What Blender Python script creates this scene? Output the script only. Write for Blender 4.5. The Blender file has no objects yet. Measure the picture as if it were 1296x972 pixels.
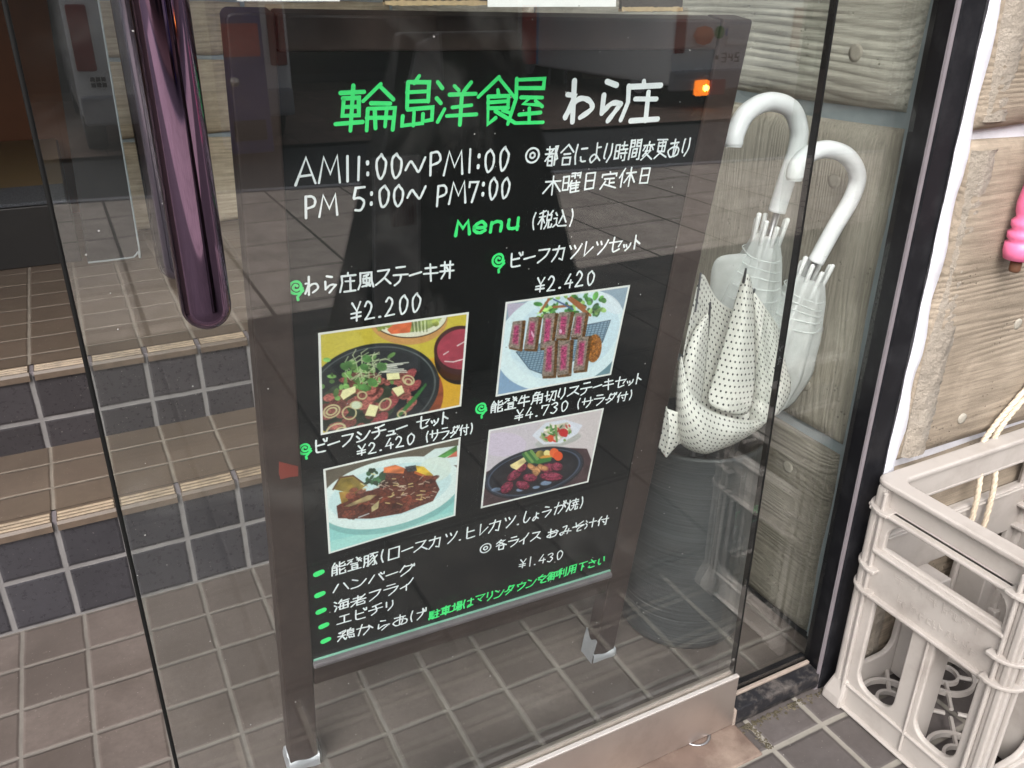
import bpy, bmesh, math, random
import numpy as np
from mathutils import Vector, Matrix

random.seed(7)
rng = np.random.default_rng(11)
S = 0.645            # metres per survey unit (one small floor tile is 0.15 survey units)
SC = bpy.context.scene
COL = SC.collection

# ------------------------------------------------------------------ camera
cam_d = bpy.data.cameras.new('camera')
cam_d.sensor_width = 36.0
cam_d.lens = 36.0 * 1068.516 / 1296
cam_d.clip_start = 0.02
cam_d.clip_end = 500
cam = bpy.data.objects.new('camera', cam_d)
COL.objects.link(cam)
_p, _y, _r = [math.radians(a) for a in (24.97081, 27.52799, -0.390527)]
_right = Vector((math.cos(_y), -math.sin(_y), 0)); _fh = Vector((math.sin(_y), math.cos(_y), 0)); _up = Vector((0, 0, 1))
_f = _fh*math.cos(_p) - _up*math.sin(_p); _d = -(_up*math.cos(_p) + _fh*math.sin(_p))
_r2 = _right*math.cos(_r) + _d*math.sin(_r); _d2 = _d*math.cos(_r) - _right*math.sin(_r)
_m = Matrix((_r2, -_d2, -_f)).transposed().to_4x4()
_m.translation = Vector((0, 0, 1.55))*S
cam.matrix_world = _m
SC.camera = cam

# ------------------------------------------------------------------ sky, sun, exposure
SUN_EL, SUN_AZ = math.radians(42), math.radians(215)
w = bpy.data.worlds.new('World'); SC.world = w; w.use_nodes = True
nt = w.node_tree; nt.nodes.clear()
sky = nt.nodes.new('ShaderNodeTexSky'); sky.sky_type = 'NISHITA'; sky.sun_disc = False
sky.sun_elevation = SUN_EL; sky.sun_rotation = SUN_AZ; sky.dust_density = 5.0; sky.air_density = 1.0; sky.ozone_density = 1.0
hsv = nt.nodes.new('ShaderNodeHueSaturation'); hsv.inputs['Saturation'].default_value = 0.3
bg = nt.nodes.new('ShaderNodeBackground'); bg.inputs[1].default_value = 0.15
wo = nt.nodes.new('ShaderNodeOutputWorld')
nt.links.new(sky.outputs[0], hsv.inputs['Color']); nt.links.new(hsv.outputs[0], bg.inputs[0]); nt.links.new(bg.outputs[0], wo.inputs[0])
sun_d = bpy.data.lights.new('sun', 'SUN'); sun_d.energy = 1.1; sun_d.angle = math.radians(50); sun_d.color = (1, .97, .92)
sun = bpy.data.objects.new('sun', sun_d); COL.objects.link(sun)
# the sun stands behind the photographer's left shoulder
sd = Vector((math.sin(SUN_AZ)*math.cos(SUN_EL), math.cos(SUN_AZ)*math.cos(SUN_EL), math.sin(SUN_EL)))
sun.rotation_euler = (-sd).to_track_quat('-Z', 'Y').to_euler()
SC.view_settings.view_transform = 'Standard'
SC.view_settings.look = 'None'
SC.view_settings.gamma = 1
SC.view_settings.exposure = 1.15
SC.cycles.max_bounces = 10
SC.cycles.transparent_max_bounces = 24
SC.cycles.caustics_reflective = False
SC.cycles.caustics_refractive = False

# ------------------------------------------------------------------ materials
def lin(r, g, b):
    def f(c):
        c /= 255.0
        return c/12.92 if c <= .04045 else ((c+.055)/1.055)**2.4
    return (f(r), f(g), f(b))

def newmat(name):
    m = bpy.data.materials.new(name); m.use_nodes = True
    n = m.node_tree; n.nodes.clear()
    out = n.nodes.new('ShaderNodeOutputMaterial')
    return m, n, out

def N(n, t, **kw):
    x = n.nodes.new(t)
    for k, v in kw.items():
        if k.startswith('i_'):
            x.inputs[k[2:].replace('_', ' ')].default_value = v
        elif k.startswith('n_'):
            x.inputs[int(k[2:])].default_value = v
        else:
            setattr(x, k, v)
    return x

def mathn(n, op, a, b=None, c=None):
    x = n.nodes.new('ShaderNodeMath'); x.operation = op
    for i, v in enumerate((a, b, c)):
        if v is None: continue
        if isinstance(v, (int, float)): x.inputs[i].default_value = v
        else: n.links.new(v, x.inputs[i])
    return x.outputs[0]

def mixc(n, fac, a, b, blend='MIX'):
    x = n.nodes.new('ShaderNodeMix'); x.data_type = 'RGBA'; x.blend_type = blend
    for i, v in ((0, fac), (6, a), (7, b)):
        if isinstance(v, (int, float)): x.inputs[i].default_value = v
        elif isinstance(v, tuple): x.inputs[i].default_value = (*v[:3], 1)
        else: n.links.new(v, x.inputs[i])
    return x.outputs[2]

def ramp(n, src, pts):
    x = n.nodes.new('ShaderNodeValToRGB')
    e = x.color_ramp.elements
    while len(e) < len(pts): e.new(.5)
    for el, (p, c) in zip(e, pts):
        el.position = p; el.color = (*c, 1) if isinstance(c, tuple) else (c, c, c, 1)
    n.links.new(src, x.inputs[0])
    return x.outputs[0]

def noise(n, vec, scale, detail=4, rough=.55, dist=0):
    x = N(n, 'ShaderNodeTexNoise', i_Scale=scale, i_Detail=detail, i_Roughness=rough, i_Distortion=dist)
    if vec is not None: n.links.new(vec, x.inputs['Vector'])
    return x.outputs['Fac']

def pos(n):
    return n.nodes.new('ShaderNodeNewGeometry').outputs['Position']

def bump(n, h, strength=.3, dist=.002):
    b = N(n, 'ShaderNodeBump', i_Strength=strength, i_Distance=dist)
    n.links.new(h, b.inputs['Height'])
    return b.outputs[0]

def simple(name, col, rough=.5, metal=0, var=.15, scale=30, bumps=.0, spec=.5, dirt=None, dirt_amt=.4, coat=0, bd=.001, bs=6):
    m, n, out = newmat(name)
    P = pos(n)
    b = n.nodes.new('ShaderNodeBsdfPrincipled')
    f = noise(n, P, scale, 5)
    dark = tuple(c*(1-var) for c in col); lite = tuple(min(1, c*(1+var)) for c in col)
    c = mixc(n, f, dark, lite)
    if dirt:
        d = ramp(n, noise(n, P, scale*.35, 6, .7), [(.48, 0.0), (.7, 1.0)])
        c = mixc(n, mathn(n, 'MULTIPLY', d, dirt_amt), c, dirt)
    n.links.new(c, b.inputs['Base Color'])
    r = mathn(n, 'MULTIPLY_ADD', f, .25*rough, rough*.87)
    n.links.new(r, b.inputs['Roughness'])
    b.inputs['Metallic'].default_value = metal
    b.inputs['Specular IOR Level'].default_value = spec
    b.inputs['Coat Weight'].default_value = coat
    if bumps:
        n.links.new(bump(n, noise(n, P, scale*bs, 5, .65), bumps, bd), b.inputs['Normal'])
    n.links.new(b.outputs[0], out.inputs[0])
    return m

def tiles(name, axes, pitch, off, gw, col, grout, rough=.45, var=.12, tint=None, warp=.005, gbump=1.0, split=None):
    """rectangular tiling laid out in world space (survey units) on two axes"""
    m, n, out = newmat(name)
    P0 = pos(n)
    sc = N(n, 'ShaderNodeVectorMath', operation='SCALE'); n.links.new(P0, sc.inputs[0]); sc.inputs['Scale'].default_value = 1/S
    P = sc.outputs[0]
    nz = N(n, 'ShaderNodeTexNoise', i_Scale=14.0, i_Detail=3.0); n.links.new(P, nz.inputs['Vector'])
    sub = N(n, 'ShaderNodeVectorMath', operation='SUBTRACT'); n.links.new(nz.outputs['Color'], sub.inputs[0]); sub.inputs[1].default_value = (.5, .5, .5)
    scl = N(n, 'ShaderNodeVectorMath', operation='SCALE'); n.links.new(sub.outputs[0], scl.inputs[0]); scl.inputs['Scale'].default_value = warp
    add = N(n, 'ShaderNodeVectorMath', operation='ADD'); n.links.new(P, add.inputs[0]); n.links.new(scl.outputs[0], add.inputs[1])
    sep = n.nodes.new('ShaderNodeSeparateXYZ'); n.links.new(add.outputs[0], sep.inputs[0])
    ds, ids = [], []
    for ax, p, o in zip(axes, pitch, off):
        t = mathn(n, 'DIVIDE', mathn(n, 'SUBTRACT', sep.outputs[ax], o), p)
        fr = mathn(n, 'FRACT', t); ids.append(mathn(n, 'FLOOR', t))
        d = mathn(n, 'MULTIPLY', mathn(n, 'MINIMUM', fr, mathn(n, 'SUBTRACT', 1.0, fr)), p)
        ds.append(d)
    d = mathn(n, 'MINIMUM', ds[0], ds[1])
    g = N(n, 'ShaderNodeMapRange', interpolation_type='SMOOTHSTEP')
    n.links.new(d, g.inputs[0]); g.inputs[1].default_value = gw*.38; g.inputs[2].default_value = gw*.62
    tile_mask = g.outputs[0]
    comb = n.nodes.new('ShaderNodeCombineXYZ'); n.links.new(ids[0], comb.inputs[0]); n.links.new(ids[1], comb.inputs[1])
    wn = N(n, 'ShaderNodeTexWhiteNoise', noise_dimensions='2D'); n.links.new(comb.outputs[0], wn.inputs['Vector'])
    lo = tuple(c*(1-var) for c in col); hi = tuple(c*(1+var) for c in col)
    c = mixc(n, wn.outputs['Value'], lo, hi)
    if tint: c = mixc(n, mathn(n, 'MULTIPLY', ramp(n, noise(n, P, 5, 5, .6), [(.4, 0.), (.65, 1.)]), .6), c, tint)
    fine = noise(n, P, 60, 6, .7)
    c = mixc(n, mathn(n, 'MULTIPLY', ramp(n, fine, [(.35, 1.), (.6, 0.)]), .35), c, tuple(x*.55 for x in col))
    grime = ramp(n, noise(n, P, 2.6, 6, .7, .6), [(.45, 0.), (.7, 1.)])
    c = mixc(n, mathn(n, 'MULTIPLY', grime, .45), c, tuple(x*.5 for x in col))
    scuff = ramp(n, noise(n, P, 30, 6, .8, 1.0), [(.62, 0.), (.72, 1.)])
    c = mixc(n, mathn(n, 'MULTIPLY', scuff, .35), c, tuple(min(1, x*2.0) for x in col))
    speck = ramp(n, noise(n, P, 150, 2, .5), [(.70, 0.), (.76, 1.)])
    c = mixc(n, mathn(n, 'MULTIPLY', speck, .35), c, (.5, .46, .42))
    gc = mixc(n, noise(n, P, 9, 5, .7), tuple(x*.45 for x in grout), tuple(x*1.25 for x in grout))
    c = mixc(n, tile_mask, gc, c)
    b = n.nodes.new('ShaderNodeBsdfPrincipled')
    n.links.new(c, b.inputs['Base Color'])
    rr = mathn(n, 'ADD', mathn(n, 'MULTIPLY', fine, .3), rough-.15)
    rr = mathn(n, 'MAXIMUM', rr, mathn(n, 'MULTIPLY', mathn(n, 'SUBTRACT', 1.0, tile_mask), .9))
    n.links.new(rr, b.inputs['Roughness'])
    b.inputs['Specular IOR Level'].default_value = .4
    gg = N(n, 'ShaderNodeMapRange', interpolation_type='SMOOTHSTEP'); n.links.new(d, gg.inputs[0]); gg.inputs[1].default_value = gw*.2; gg.inputs[2].default_value = gw*1.1
    h = mathn(n, 'ADD', gg.outputs[0], mathn(n, 'MULTIPLY', fine, .12))
    n.links.new(bump(n, h, .6*gbump, .003), b.inputs['Normal'])
    n.links.new(b.outputs[0], out.inputs[0])
    return m

def grain_concrete(name, axis, seed, col, lite, scale=1.0, strength=1.0):
    """board formed concrete: wavy wood-grain ridges that run along one world axis"""
    m, n, out = newmat(name)
    P = pos(n)
    mp = N(n, 'ShaderNodeMapping'); n.links.new(P, mp.inputs[0])
    s = [1.0, 1.0, 1.0]; s[axis] = .1
    mp.inputs['Scale'].default_value = s; mp.inputs['Location'].default_value = (seed*1.37, seed*.71, seed*2.13)
    wob = N(n, 'ShaderNodeTexNoise', i_Scale=5.0*scale, i_Detail=2.0, i_Roughness=.5); n.links.new(mp.outputs[0], wob.inputs['Vector'])
    # rings: a warped distance field, folded into ridges
    t = mathn(n, 'MULTIPLY', wob.outputs['Fac'], 20.0)
    sepp = n.nodes.new('ShaderNodeSeparateXYZ'); n.links.new(P, sepp.inputs[0])
    lin_ax = 2 if axis != 2 else 1
    t = mathn(n, 'ADD', t, mathn(n, 'MULTIPLY', sepp.outputs[lin_ax], 70.0*scale))
    ridge = mathn(n, 'MULTIPLY_ADD', mathn(n, 'SINE', mathn(n, 'MULTIPLY', t, 5.2)), .5, .5)
    mp2 = N(n, 'ShaderNodeMapping'); n.links.new(P, mp2.inputs[0])
    s2 = [1.0, 1.0, 1.0]; s2[axis] = .05; mp2.inputs['Scale'].default_value = s2
    fib = noise(n, mp2.outputs[0], 190*scale, 5, .7)
    big = noise(n, P, 9, 5, .6)
    grit = noise(n, P, 420, 3, .7)
    amt = ramp(n, noise(n, P, 7, 4, .6), [(.32, .08), (.62, 1.)])
    pit = N(n, 'ShaderNodeTexVoronoi', feature='F1', i_Scale=110.0); n.links.new(P, pit.inputs['Vector'])
    pits = ramp(n, pit.outputs['Distance'], [(.10, 1.), (.22, 0.)])
    pits = mathn(n, 'MULTIPLY', pits, ramp(n, noise(n, P, 16, 3), [(.5, 0.), (.62, 1.)]))
    h = mathn(n, 'ADD', mathn(n, 'MULTIPLY', mathn(n, 'MULTIPLY', mathn(n, 'POWER', ridge, .6), amt), .8), mathn(n, 'MULTIPLY', fib, .65))
    h = mathn(n, 'ADD', h, mathn(n, 'MULTIPLY', grit, .35))
    h = mathn(n, 'SUBTRACT', h, mathn(n, 'MULTIPLY', pits, .8))
    c = mixc(n, ramp(n, big, [(.3, 0.), (.7, 1.)]), col, lite)
    c = mixc(n, mathn(n, 'MULTIPLY', ramp(n, fib, [(.38, 1.), (.58, 0.)]), .45), c, tuple(x*.5 for x in col))
    c = mixc(n, mathn(n, 'MULTIPLY', mathn(n, 'MULTIPLY', ramp(n, ridge, [(.0, 1.), (.45, 0.)]), amt), .42), c, tuple(x*.55 for x in col))
    c = mixc(n, mathn(n, 'MULTIPLY', pits, .6), c, tuple(x*.35 for x in col))
    pale = ramp(n, noise(n, P, 11, 6, .7), [(.55, 0.), (.68, 1.)])
    c = mixc(n, mathn(n, 'MULTIPLY', pale, .35), c, tuple(min(1, x*1.25) for x in lite))
    stain = ramp(n, noise(n, mp2.outputs[0], 14, 6, .75), [(.52, 0.), (.68, 1.)])
    c = mixc(n, mathn(n, 'MULTIPLY', stain, .35), c, (.10, .085, .06))
    b = n.nodes.new('ShaderNodeBsdfPrincipled')
    n.links.new(c, b.inputs['Base Color']); b.inputs['Roughness'].default_value = .85; b.inputs['Specular IOR Level'].default_value = .25
    n.links.new(bump(n, h, .5*strength, .0022), b.inputs['Normal'])
    n.links.new(b.outputs[0], out.inputs[0])
    return m

def glass(name, tint=(.90, .95, .93), dirt=.03, refl=1.0, swirl=False):
    """clear float glass: Fresnel mirror over straight-through transmission, faintly dusty"""
    m, n, out = newmat(name)
    g = n.nodes.new('ShaderNodeNewGeometry'); P = g.outputs['Position']
    ior = mathn(n, 'MULTIPLY_ADD', g.outputs['Backfacing'], 1/1.52-1.52, 1.52)
    fr = n.nodes.new('ShaderNodeFresnel'); n.links.new(ior, fr.inputs['IOR'])
    tr = N(n, 'ShaderNodeBsdfTransparent', i_Color=(*tint, 1))
    gl = N(n, 'ShaderNodeBsdfGlossy', i_Color=(1, 1, 1, 1), i_Roughness=0.004)
    wav = noise(n, P, 2.2, 2)
    n.links.new(bump(n, wav, .02, .002), gl.inputs['Normal'])
    mx = n.nodes.new('ShaderNodeMixShader')
    n.links.new(mathn(n, 'MULTIPLY', fr.outputs[0], refl), mx.inputs[0])
    n.links.new(tr.outputs[0], mx.inputs[1]); n.links.new(gl.outputs[0], mx.inputs[2])
    # dust: fine specks and a few wiped smears
    df = N(n, 'ShaderNodeBsdfDiffuse', i_Color=(.75, .75, .72, 1))
    vor = N(n, 'ShaderNodeTexVoronoi', feature='F1', i_Scale=85.0, i_Randomness=1.0); n.links.new(P, vor.inputs['Vector'])
    wn = N(n, 'ShaderNodeSeparateColor'); n.links.new(vor.outputs['Color'], wn.inputs[0])
    spot = mathn(n, 'MULTIPLY', mathn(n, 'LESS_THAN', vor.outputs['Distance'], .060), mathn(n, 'GREATER_THAN', wn.outputs[0], .88))
    sm = noise(n, P, 3.0, 6, .65, 1.5)
    smear = ramp(n, sm, [(.56, 0.0), (.74, 1.)])
    amount = mathn(n, 'ADD', mathn(n, 'MULTIPLY', spot, .35), mathn(n, 'MULTIPLY_ADD', smear, dirt, dirt*.05))
    mx2 = n.nodes.new('ShaderNodeMixShader')
    n.links.new(amount, mx2.inputs[0]); n.links.new(mx.outputs[0], mx2.inputs[1]); n.links.new(df.outputs[0], mx2.inputs[2])
    n.links.new(mx2.outputs[0], out.inputs[0])
    return m

def vcol(name, rough=.35):
    m, n, out = newmat(name)
    a = N(n, 'ShaderNodeVertexColor', layer_name='print')
    b = n.nodes.new('ShaderNodeBsdfPrincipled'); b.inputs['Roughness'].default_value = rough
    gr = noise(n, pos(n), 900, 2)
    c = mixc(n, mathn(n, 'MULTIPLY', gr, .12), a.outputs[0], (.02, .02, .02))
    n.links.new(c, b.inputs['Base Color'])
    n.links.new(b.outputs[0], out.inputs[0])
    return m

def vinyl(name):
    m, n, out = newmat(name)
    P = pos(n)
    tr = N(n, 'ShaderNodeBsdfTransparent', i_Color=(.96, .97, .97, 1))
    b = n.nodes.new('ShaderNodeBsdfPrincipled'); b.inputs['Base Color'].default_value = (.88, .90, .90, 1); b.inputs['Roughness'].default_value = .25
    tl = N(n, 'ShaderNodeBsdfTranslucent', i_Color=(.93, .95, .95, 1))
    m1 = N(n, 'ShaderNodeMixShader', n_0=.4); n.links.new(b.outputs[0], m1.inputs[1]); n.links.new(tl.outputs[0], m1.inputs[2])
    lw = N(n, 'ShaderNodeLayerWeight', i_Blend=.35)
    amt = mathn(n, 'ADD', mathn(n, 'MULTIPLY', lw.outputs['Facing'], .4), mathn(n, 'MULTIPLY_ADD', noise(n, P, 25, 4), .5, .34))
    m2 = n.nodes.new('ShaderNodeMixShader'); n.links.new(mathn(n, 'MINIMUM', amt, .85), m2.inputs[0]); n.links.new(tr.outputs[0], m2.inputs[1]); n.links.new(m1.outputs[0], m2.inputs[2])
    n.links.new(bump(n, noise(n, P, 40, 3), .4, .003), b.inputs['Normal'])
    n.links.new(m2.outputs[0], out.inputs[0])
    return m

def polka(name):
    m, n, out = newmat(name)
    uvn = N(n, 'ShaderNodeUVMap')
    sep = n.nodes.new('ShaderNodeSeparateXYZ'); n.links.new(uvn.outputs[0], sep.inputs[0])
    pit = .0088
    u = mathn(n, 'DIVIDE', sep.outputs[0], pit); v = mathn(n, 'DIVIDE', sep.outputs[1], pit)
    row = mathn(n, 'FLOOR', v)
    u = mathn(n, 'ADD', u, mathn(n, 'MULTIPLY', mathn(n, 'MODULO', row, 2.0), .5))
    du = mathn(n, 'SUBTRACT', mathn(n, 'FRACT', u), .5); dv = mathn(n, 'SUBTRACT', mathn(n, 'FRACT', v), .5)
    dd = mathn(n, 'SQRT', mathn(n, 'ADD', mathn(n, 'MULTIPLY', du, du), mathn(n, 'MULTIPLY', dv, dv)))
    dot = N(n, 'ShaderNodeMapRange'); n.links.new(dd, dot.inputs[0]); dot.inputs[1].default_value = .16; dot.inputs[2].default_value = .21
    c = mixc(n, dot.outputs[0], (.025, .027, .035), (.80, .79, .75))
    b = n.nodes.new('ShaderNodeBsdfPrincipled'); b.inputs['Roughness'].default_value = .75
    n.links.new(c, b.inputs['Base Color'])
    n.links.new(bump(n, noise(n, pos(n), 60, 3), .25, .002), b.inputs['Normal'])
    tl = N(n, 'ShaderNodeBsdfTranslucent'); n.links.new(c, tl.inputs[0])
    mx = N(n, 'ShaderNodeMixShader', n_0=.25); n.links.new(b.outputs[0], mx.inputs[1]); n.links.new(tl.outputs[0], mx.inputs[2])
    n.links.new(mx.outputs[0], out.inputs[0])
    return m

def lamp_mat(name, col, e):
    m, n, out = newmat(name)
    b = n.nodes.new('ShaderNodeBsdfPrincipled'); b.inputs['Base Color'].default_value = (*col, 1)
    b.inputs['Emission Color'].default_value = (*col, 1); b.inputs['Emission Strength'].default_value = e
    n.links.new(b.outputs[0], out.inputs[0]); return m

def carpet_mat(name, col):
    m, n, out = newmat(name)
    P = pos(n)
    b = n.nodes.new('ShaderNodeBsdfPrincipled'); b.inputs['Roughness'].default_value = .95
    f = noise(n, P, 260, 3, .8)
    n.links.new(mixc(n, ramp(n, f, [(.35, 0.), (.65, 1.)]), tuple(c*.4 for c in col), tuple(c*1.6 for c in col)), b.inputs['Base Color'])
    n.links.new(bump(n, f, .8, .004), b.inputs['Normal']); n.links.new(b.outputs[0], out.inputs[0]); return m

def ground_mat():
    """pavement in front of the shop: small dark tiles at the door, then big slabs, the nearer ones coloured darker as eave shade"""
    return None

M = {}
M['floor'] = tiles('floor_tile', (0, 1), (.15, .153), (.410, 1.388), .0095, (.138, .113, .103), (.185, .166, .150), rough=.42, var=.2, tint=(.085, .068, .060))
M['riser'] = tiles('riser_tile', (0, 2), (.152, .153), (.101, .002), .013, (.040, .038, .044), (.20, .19, .19), rough=.3, var=.2)
M['riser_up'] = tiles('upper_riser_tile', (0, 2), (.1525, .1475), (.097, .4), .013, (.040, .036, .040), (.20, .19, .19), rough=.3, var=.2)
M['tread'] = tiles('tread_tile', (0, 1), (.152, .147), (.101, 2.33), .009, (.135, .102, .080), (.25, .215, .18), rough=.4, tint=(.13, .10, .075))
M['tread_up'] = tiles('upper_tread_tile', (0, 1), (.1525, .15), (.097, 2.72), .009, (.135, .102, .080), (.25, .215, .18), rough=.4, tint=(.13, .10, .075))
M['nosing'] = simple('nosing_tile', (.115, .085, .064), .4, var=.35, scale=60, dirt=(.05, .04, .035))
M['nosing_rib'] = simple('worn_nosing_rib', (.28, .215, .15), .45, var=.35, scale=70, dirt=(.10, .075, .055), dirt_amt=.8)
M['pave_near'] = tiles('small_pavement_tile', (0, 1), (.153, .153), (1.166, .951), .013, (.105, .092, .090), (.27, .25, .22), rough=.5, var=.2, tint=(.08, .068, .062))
M['pave_shade'] = tiles('shade_toned_paving_slab', (0, 1), (.46, .46), (.2, .491), .014, (.055, .051, .05), (.028, .026, .025), rough=.75, var=.12, tint=(.13, .115, .105))  # slab colour darkened to stand for shade under the shop eave
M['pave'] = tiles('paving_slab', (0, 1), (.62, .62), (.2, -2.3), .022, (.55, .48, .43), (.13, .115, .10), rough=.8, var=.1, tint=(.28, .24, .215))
M['asphalt'] = simple('asphalt', (.055, .056, .058), .85, var=.4, scale=200, bumps=.4)
M['brown_paving'] = tiles('brown_paving', (0, 1), (.4, .4), (0, 0), .012, (.22, .15, .12), (.10, .08, .07), rough=.8)
M['threshold'] = simple('threshold_stone', (.15, .105, .085), .5, var=.4, scale=30, bumps=.3, dirt=(.30, .235, .19), dirt_amt=.75)
M['moss'] = simple('moss_dirt', (.060, .050, .030), .95, var=.6, scale=120, bumps=.9, dirt=(.15, .125, .095), dirt_amt=.8)
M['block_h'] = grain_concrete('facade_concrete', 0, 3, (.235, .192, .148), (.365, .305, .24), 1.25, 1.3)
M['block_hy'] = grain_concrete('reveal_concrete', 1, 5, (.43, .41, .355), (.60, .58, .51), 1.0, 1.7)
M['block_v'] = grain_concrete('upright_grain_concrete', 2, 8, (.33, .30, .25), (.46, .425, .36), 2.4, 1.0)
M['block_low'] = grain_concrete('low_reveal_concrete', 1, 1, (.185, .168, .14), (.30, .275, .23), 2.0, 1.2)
M['block_back'] = grain_concrete('back_wall_concrete', 0, 9, (.42, .35, .26), (.58, .50, .38), .9)
M['mortar_grey'] = simple('grey_mortar', (.27, .31, .33), .8, var=.2, scale=40, bumps=.4)
M['mortar_white'] = simple('white_mortar', (.66, .66, .72), .7, var=.1, scale=50, bumps=.5, dirt=(.40, .38, .37), dirt_amt=.35)
M['rough_edge'] = simple('rough_concrete_edge', (.27, .235, .195), .9, var=.4, scale=45, bumps=.9, dirt=(.40, .37, .33), bd=.006, bs=2)
M['plug'] = simple('mortar_plug', (.33, .305, .26), .85, var=.3, scale=60, bumps=.5)
M['frame'] = simple('black_aluminium', (.010, .010, .012), .38, var=.3, scale=80, spec=.14, dirt=(.05, .05, .055), dirt_amt=.25)
M['frame_dusty'] = simple('dusty_black_sill', (.016, .016, .019), .4, var=.4, scale=120, dirt=(.20, .175, .16), dirt_amt=.55, spec=.3)
M['groove'] = simple('grey_gasket', (.19, .17, .185), .5, var=.2)
M['dusty'] = simple('dusty_bead', (.30, .245, .21), .8, var=.35, scale=70, bumps=.5)
M['seal'] = simple('black_rubber', (.006, .006, .006), .6, spec=.15)
M['steel'] = simple('brushed_steel_rail', (.55, .48, .44), .34, metal=.85, var=.12, scale=18, dirt=(.35, .28, .24), dirt_amt=.5)
M['steel_light'] = simple('bright_edge_steel', (.80, .74, .70), .25, metal=.6, var=.1)
M['handle'] = simple('steel_with_sky_tint', (.235, .155, .24), .05, metal=1.0, var=.04)  # stainless tube; the purple of the mirrored sky is put into its base colour
M['handle_in'] = simple('dark_chrome', (.20, .18, .23), .12, metal=1.0, var=.04)
M['glass'] = glass('door_glass', (.950, .968, .960), .03, 1.55)
M['glass2'] = glass('fixed_glass', (.955, .968, .960), .03, 1.05)
M['board_wood'] = simple('dark_brown_stained_wood', (.038, .026, .023), .45, var=.4, scale=40, bumps=.15, spec=.35, dirt=(.075, .052, .046), dirt_amt=.5)
M['board_edge'] = simple('worn_wood_edge', (.06, .042, .036), .55, var=.5, scale=90)
M['chalk_panel'] = simple('black_marker_panel', (.006, .007, .0075), .2, var=.3, scale=12, spec=.2)
M['panel_edge'] = simple('green_clear_edge', (.20, .42, .33), .2, var=.2)
M['ledge'] = simple('grey_plastic_ledge', (.13, .115, .125), .3, var=.25, scale=60)
M['ink_white'] = simple('white_marker_ink', (.82, .87, .90), .55, var=.06, scale=90)
M['ink_green'] = simple('green_marker_ink', (.055, .86, .22), .5, var=.10, scale=60)
M['print'] = vcol('printed_photo')
M['paper'] = simple('white_paper', (.80, .80, .80), .6, var=.03)
M['tape'] = simple('silver_duct_tape', (.36, .37, .40), .38, metal=.25, var=.25, scale=60, bumps=.5)
M['red_tape'] = simple('red_tape', (.20, .035, .025), .5, var=.2)
def bucket_mat():
    m, n, out = newmat('dark_grey_ribbed_plastic')
    P = pos(n)
    mp = N(n, 'ShaderNodeMapping'); n.links.new(P, mp.inputs[0]); mp.inputs['Scale'].default_value = (2.5, 2.5, 330)
    f = noise(n, mp.outputs[0], 1.0, 4, .6, .3)
    big = noise(n, P, 12, 5, .65)
    b = n.nodes.new('ShaderNodeBsdfPrincipled'); b.inputs['Roughness'].default_value = .42
    c = mixc(n, ramp(n, f, [(.4, 0.), (.7, 1.)]), (.034, .038, .041), (.062, .068, .071))
    c = mixc(n, mathn(n, 'MULTIPLY', ramp(n, f, [(.66, 0.), (.72, 1.)]), ramp(n, big, [(.45, 0.), (.6, 1.)])), c, (.20, .205, .20))
    n.links.new(c, b.inputs['Base Color']); n.links.new(bump(n, f, .35, .002), b.inputs['Normal']); n.links.new(b.outputs[0], out.inputs[0]); return m
M['bucket'] = bucket_mat()
M['hook'] = simple('white_plastic_handle', (.80, .81, .84), .3, var=.02)
M['rib_white'] = simple('white_rib_tip', (.80, .81, .82), .35, var=.05)
M['rod'] = simple('steel_rod', (.45, .45, .47), .3, metal=.9)
M['rod_dark'] = simple('dark_metal_tip', (.10, .10, .11), .35, metal=.7)
M['vinyl'] = vinyl('clear_vinyl')
M['polka'] = polka('polka_dot_fabric')
M['crate'] = simple('dusty_beige_plastic', (.405, .372, .348), .45, var=.07, scale=22, bumps=.05, dirt=(.21, .178, .158), dirt_amt=.5)
M['crate_text'] = simple('raised_beige_lettering', (.60, .56, .525), .5, var=.08)
M['rope'] = simple('cream_cotton_rope', (.62, .52, .40), .9, var=.25, scale=150, bumps=.9)
M['pink'] = simple('pink_plastic', (.80, .17, .34), .35, var=.06, scale=20)
M['rust'] = simple('rusty_bolt', (.12, .05, .025), .8, var=.4, scale=90)
M['cardboard'] = simple('dark_brown_cardboard', (.045, .036, .030), .85, var=.4, scale=60)
M['card_edge'] = simple('frayed_tan_cardboard', (.42, .31, .18), .9, var=.4, scale=150, bumps=.6)
M['ink_black'] = simple('black_pen_ink', (.02, .02, .022), .6)
M['wood_door'] = simple('orange_brown_door', (.16, .058, .022), .45, var=.25, scale=12)
M['wood_floor'] = simple('tan_wood_floor', (.16, .115, .06), .5, var=.2, scale=15)
M['black'] = simple('black_lacquer', (.010, .009, .009), .5, var=.3)
M['carpet'] = carpet_mat('grey_carpet', (.07, .075, .085))
M['plaster'] = simple('shop_plaster', (.45, .40, .33), .85, var=.08, scale=8)
M['ceil'] = simple('pale_ceiling', (.60, .57, .52), .85, var=.05)
M['curtain'] = simple('black_curtain_cloth', (.008, .008, .009), .8, var=.2)
M['van_white'] = simple('white_van_paint', (.72, .73, .75), .25, var=.03, coat=.5)
M['van_glass'] = simple('dark_window_glass', (.015, .017, .02), .06)
M['tyre'] = simple('tyre_rubber', (.018, .018, .018), .8)
M['red_lens'] = simple('red_lens', (.25, .012, .012), .2)
M['grey_plate'] = simple('grey_metal_panel', (.30, .30, .33), .45, metal=.2)
M['blue_paint'] = simple('blue_machine_paint', (.030, .040, .22), .3)
M['red_paint'] = simple('red_sign_paint', (.45, .03, .03), .45)
M['yellow_paint'] = simple('yellow_sign_paint', (.65, .42, .05), .5)
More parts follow.
